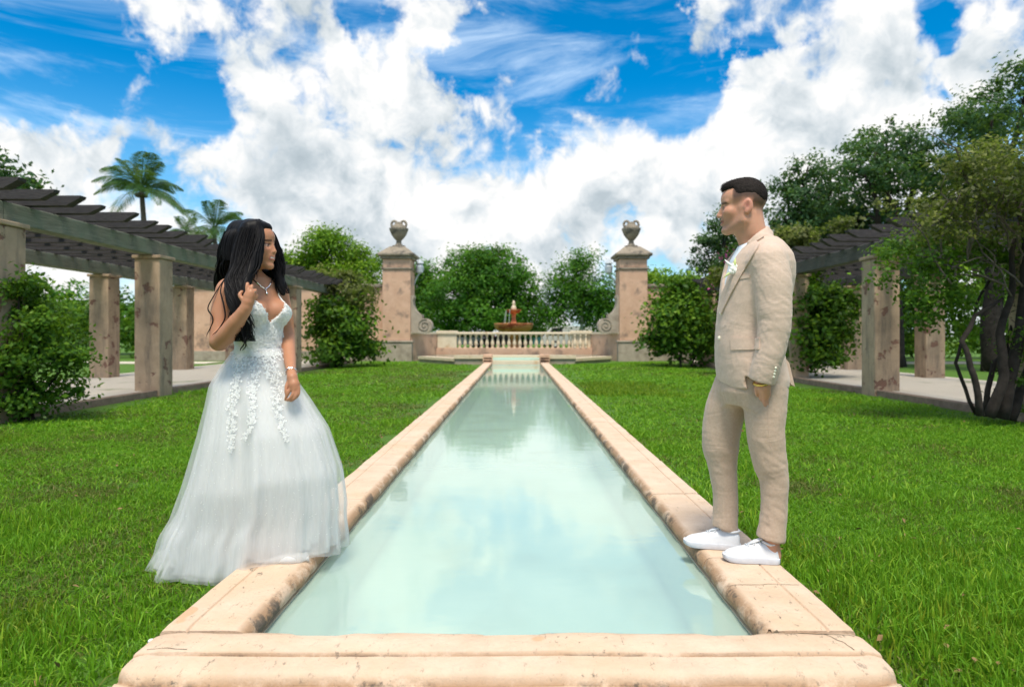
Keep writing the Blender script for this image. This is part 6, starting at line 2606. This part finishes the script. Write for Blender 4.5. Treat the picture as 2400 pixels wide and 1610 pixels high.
def trail(V, F, bvh, pts_, dens, wid0, wid1, size):
    P_ = [Vector(p) for p in pts_]
    L = sum((c - a).length for a, c in zip(P_[:-1], P_[1:]))
    run = 0
    for a, c in zip(P_[:-1], P_[1:]):
        n_ = int((c - a).length * dens)
        for i in range(n_):
            t = rl.random()
            p = a.lerp(c, t)
            q = (run + (c - a).length * t) / L
            w = wid0 + (wid1 - wid0) * q
            x, y = p.x + rl.gauss(0, w * .5), p.y + rl.gauss(0, 3)
            l, n = hit(bvh, x, y)
            if l is not None:
                petal_cluster(V, F, l, n, size * rl.uniform(.6, 1.2))
        run += (c - a).length


V, F = [], []
trail(V, F, sk_b, [(572, 822), (562, 860), (552, 910), (545, 960), (546, 1010), (541, 1056)], 1.2, 18, 6, .0078)
trail(V, F, sk_b, [(600, 830), (596, 880), (591, 920), (590, 980), (585, 1010), (570, 1030)], 1.15, 15, 6, .0078)
trail(V, F, sk_b, [(640, 830), (645, 880), (648, 930), (655, 980), (664, 1010), (674, 1032)], 1.1, 17, 6, .0075)
trail(V, F, sk_b, [(620, 835), (622, 860), (628, 885)], 1.2, 20, 8, .0075)
trail(V, F, sk_b, [(545, 826), (600, 830), (655, 832)], 2.6, 14, 14, .0072)
mb = MB(); mb.add(V, F)
tag(mb.build('lace_trails', 'lace', bride), kind='stuff')
V, F = [], []
for i in range(620):
    x, y = rl.uniform(575, 680), rl.uniform(700, 826)
    l, n = hit(bo_b, x, y)
    if l is not None:
        petal_cluster(V, F, l, n, rl.uniform(.005, .010))
mb = MB(); mb.add(V, F)
tag(mb.build('bodice_lace', 'lace', bride), kind='stuff')
V, F = [], []
for i in range(420):      # sequins on the tulle
    x, y = rl.uniform(380, 810), rl.uniform(900, 1290)
    l, n = hit(sk_b, x, y)
    if l is not None:
        c_ = l + n * .0015
        s_ = rl.uniform(.0006, .0013)
        b0 = len(V)
        V += [c_ + Vector((s_, 0, 0)), c_ + Vector((0, 0, s_)), c_ - Vector((s_, 0, 0)), c_ - Vector((0, 0, s_))]
        F.append((b0, b0 + 1, b0 + 2, b0 + 3))
mb = MB(); mb.add(V, F)
tag(mb.build('sequins', 'lace', bride), kind='stuff')

# ---- jewellery
mb = MB()
pp = []
for i in range(25):
    q = -1 + 2 * i / 24
    base_ = Vector((-1.302, 3.286, 1.300)) + TF * (.066 * math.cos(q * 1.5)) + TR * (.064 * math.sin(q * 1.5))
    base_.z = 1.322 - .050 * max(0, 1 - abs(q) * 1.25) ** 1.2
    nr = bb_.find_nearest(base_)
    pp.append(nr[0] + nr[1] * .0025)
mb.tube(pp, [.0022 + .0012 * (i % 2) for i in range(25)], 5)
nl = mb.build('necklace', 'silver', bride)
mb = MB()
c_ = pp[12]
for k_, r_ in ((.008, .0035), (.016, .003), (.027, .0055)):
    q_ = bb_.find_nearest(c_ - Vector((0, 0, k_)))
    mb.add(*uv_ball(q_[0] + q_[1] * .004, r_, 8, 6, (1, 1, 1.3)))
tag(mb.build('pendant', 'silver', nl), kind='stuff')
mb = MB()
c_ = pt(682.5, 873, 3.15)
ax_ = (B1[-1] - B1[-2]).normalized()
s1 = ax_.cross(Vector((0, 1, 0))).normalized()
s2 = ax_.cross(s1).normalized()
mb.tube([c_ + s1 * (.0265 * math.cos(a)) + s2 * (.0265 * math.sin(a)) for a in [i * 2 * math.pi / 24 for i in range(25)]], [.0026 + .001 * (i % 2) for i in range(25)], 6)
mb.build('bracelet', 'silver', bride)
mb = MB()
c_ = pt(596.5, 685, 2.99)
mb.tube([c_ + Vector((math.cos(a) * .0098, math.sin(a) * .0098, .002 * math.cos(a))) for a in [i * 2 * math.pi / 14 for i in range(15)]], .0016, 5)
mb.build('finger_ring', 'ring_gold', bride)

# ---- hair: a mass plus many wavy locks
hf = Field((-1.62, 2.92, .93), (-1.08, 3.56, 1.66), .0045)
HB = Head(hf, HO, (.985, -.16), .985, tilt=.02)
HB.ell((-.022, 0, .050), (.099, .083, .090), .01)
HB.ell((-.050, 0, .0), (.080, .083, .10), .02)
HB.ell((.034, 0, .094), (.048, .060, .030), .014)
near = [pt(585, 535, 3.205), pt(572, 580, 3.175), pt(562, 620, 3.14), pt(553, 655, 3.10), pt(552, 690, 3.06), pt(557, 730, 3.035), pt(565, 770, 3.04), pt(570, 800, 3.06)]
NR = [.041, .045, .043, .039, .034, .032, .026, .011]
hf.chain(near, [q - .005 for q in NR], .03)
front = [pt(602, 528, 3.215), pt(608, 556, 3.190), pt(602, 590, 3.165), pt(592, 622, 3.14), pt(578, 655, 3.10), pt(570, 690, 3.06)]
FR = [.026, .022, .026, .030, .030, .024]
hf.chain(front, [q - .004 for q in FR], .02)
back = [pt(560, 545, 3.30), pt(545, 590, 3.31), pt(536, 630, 3.32), pt(535, 680, 3.38), pt(545, 740, 3.40), pt(560, 800, 3.40)]
BR = [.066, .065, .055, .052, .047, .027]
hf.chain(back, [q - .006 for q in BR], .03)
farp = [pt(612, 532, 3.32), pt(634, 548, 3.345), pt(648, 585, 3.355), pt(650, 620, 3.355), pt(655, 655, 3.34), pt(663, 688, 3.315)]
FP = [.020, .020, .024, .030, .030, .016]
hf.chain(farp, [q - .004 for q in FP], .02)
hf.chain([pt(646, 620, 3.39), pt(655, 700, 3.46), pt(664, 770, 3.46), pt(668, 805, 3.45)], [.035, .04, .03, .012], .02)
hf.chain([pt(560, 600, 3.36), pt(605, 640, 3.44), pt(645, 650, 3.44)], [.05, .05, .04], .02)
# keep the face clear
for c_, r_ in (((.088, -.012, -.035), (.062, .060, .082)), ((.085, 0, .030), (.045, .042, .040))):
    HB.ell(c_, r_, .012, 's')
V, Q = hf.mesh()
V = smooth_mesh(V, Q, 2, .5)
nn_ = npnoise(np.stack([V[:, 0] / .012, V[:, 1] / .012, V[:, 2] / .16], 1), 31) - .5
V = V + vert_normals(V, Q) * (nn_ * .002)[:, None]
hair = mesh_obj('hair', V, Q, 'hair_black', bride, smooth=True)
hb_ = bvh_of(hair)
rh = random.Random(9)
LK = MB()


def lock(ctrl, r, wav, seed, n=26):
    P_ = [Vector(p) for p in ctrl]
    pts_ = []
    for i in range(n):
        t = i / (n - 1) * (len(P_) - 1)
        j = min(int(t), len(P_) - 2)
        u_ = t - j
        p0, p1, p2, p3 = P_[max(j - 1, 0)], P_[j], P_[j + 1], P_[min(j + 2, len(P_) - 1)]
        p = .5 * ((2 * p1) + (p2 - p0) * u_ + (2 * p0 - 5 * p1 + 4 * p2 - p3) * u_ ** 2 + (3 * p1 - p0 - 3 * p2 + p3) * u_ ** 3)
        g_ = i / (n - 1)
        w_ = wav * g_ ** 1.6 * 1.4
        pts_.append(p + Vector((math.sin(g_ * 14 + seed) * w_, math.cos(g_ * 12 + seed * 2) * w_ * .7, 0)))
    LK.tube(pts_, [r * (math.sin(math.pi * min(.985, .10 + .88 * i / (n - 1))) ** .6) for i in range(n)], 5, cap=False, flat=.7)


# locks wrapped round each mass of hair so that strands, not the core, make its surface
for grp, rad, n_, r0_, w0, sq in ((near, NR, 150, .0038, .022, 1.0), (front, FR, 50, .0034, .009, 1.0), (back, BR, 90, .0046, .020, 1.0), (farp, FP, 50, .0038, .011, 1.0), (near, [q * 1.04 for q in NR], 140, .0009, .020, 1.0), (back, [q * 1.05 for q in BR], 80, .0009, .022, 1.0), (farp, [q * 1.06 for q in FP], 50, .0009, .014, 1.0)):
    for i in range(n_):
        ph_ = 2 * math.pi * (i + rh.random()) / n_
        q_ = rh.uniform(.80, 1.06)
        tw = rh.uniform(-.9, .9)
        cut = rh.uniform(.0, .22)
        ctrl = []
        for j, (p, rr) in enumerate(zip(grp, rad)):
            a_ = ph_ + tw * j / len(grp)
            ctrl.append(p + Vector((math.cos(a_), math.sin(a_), 0)) * (rr * q_) - Vector((0, 0, 1)) * 0)
        if cut > .16:
            ctrl = ctrl[:-1]
        lock(ctrl, r0_ * rh.uniform(.6, 1.3), w0 * rh.uniform(.7, 1.3), ph_ * 1.0 + rh.gauss(0, .35), 34)
# locks over the crown, from the parting down both sides and the back
for i in range(120):
    g_ = rh.random()
    sd = -1 if i % 3 else 1
    y0 = -.006 + sd * rh.uniform(0, .006)
    k_ = rh.uniform(.975, 1.03)
    side = [HB.p(.046 - .124 * g_, y0, (.133 - .055 * max(0, g_ - .3) - .02 * max(0, .12 - g_) / .12) * k_), HB.p((.046 - .150 * g_) * k_, sd * .050 * k_, .120 - .040 * g_), HB.p((.026 - .138 * g_) * k_, sd * .084 * k_, .070 - .02 * g_), HB.p((.006 - .125 * g_) * k_, sd * .094 * k_, .0), HB.p((-.008 - .11 * g_) * k_, sd * .100, -.075)]
    lock(side, .0040 * rh.uniform(.7, 1.2), .0012, 0, 18)
# stray curls beside the right arm
for pts_ in ([(528, 650, 3.08), (517, 680, 3.05), (524, 715, 3.03), (528, 745, 3.02), (512, 770, 3.02), (500, 785, 3.02)], [(525, 655, 3.1), (500, 695, 3.07), (488, 722, 3.06), (498, 745, 3.05), (490, 775, 3.05), (486, 790, 3.05)], [(560, 730, 3.0), (566, 770, 3.0), (572, 800, 3.0), (566, 818, 3.0), (560, 822, 3.0)], [(575, 740, 3.0), (580, 775, 3.01), (576, 805, 3.01), (570, 822, 3.0)], [(585, 740, 3.02), (588, 765, 3.02), (580, 790, 3.02), (576, 812, 3.02)]):
    lock([pt(*q) for q in pts_], .0042, .004, rh.uniform(0, 6))
tag(LK.build('locks', 'hair_black', hair, smooth=True), kind='stuff')
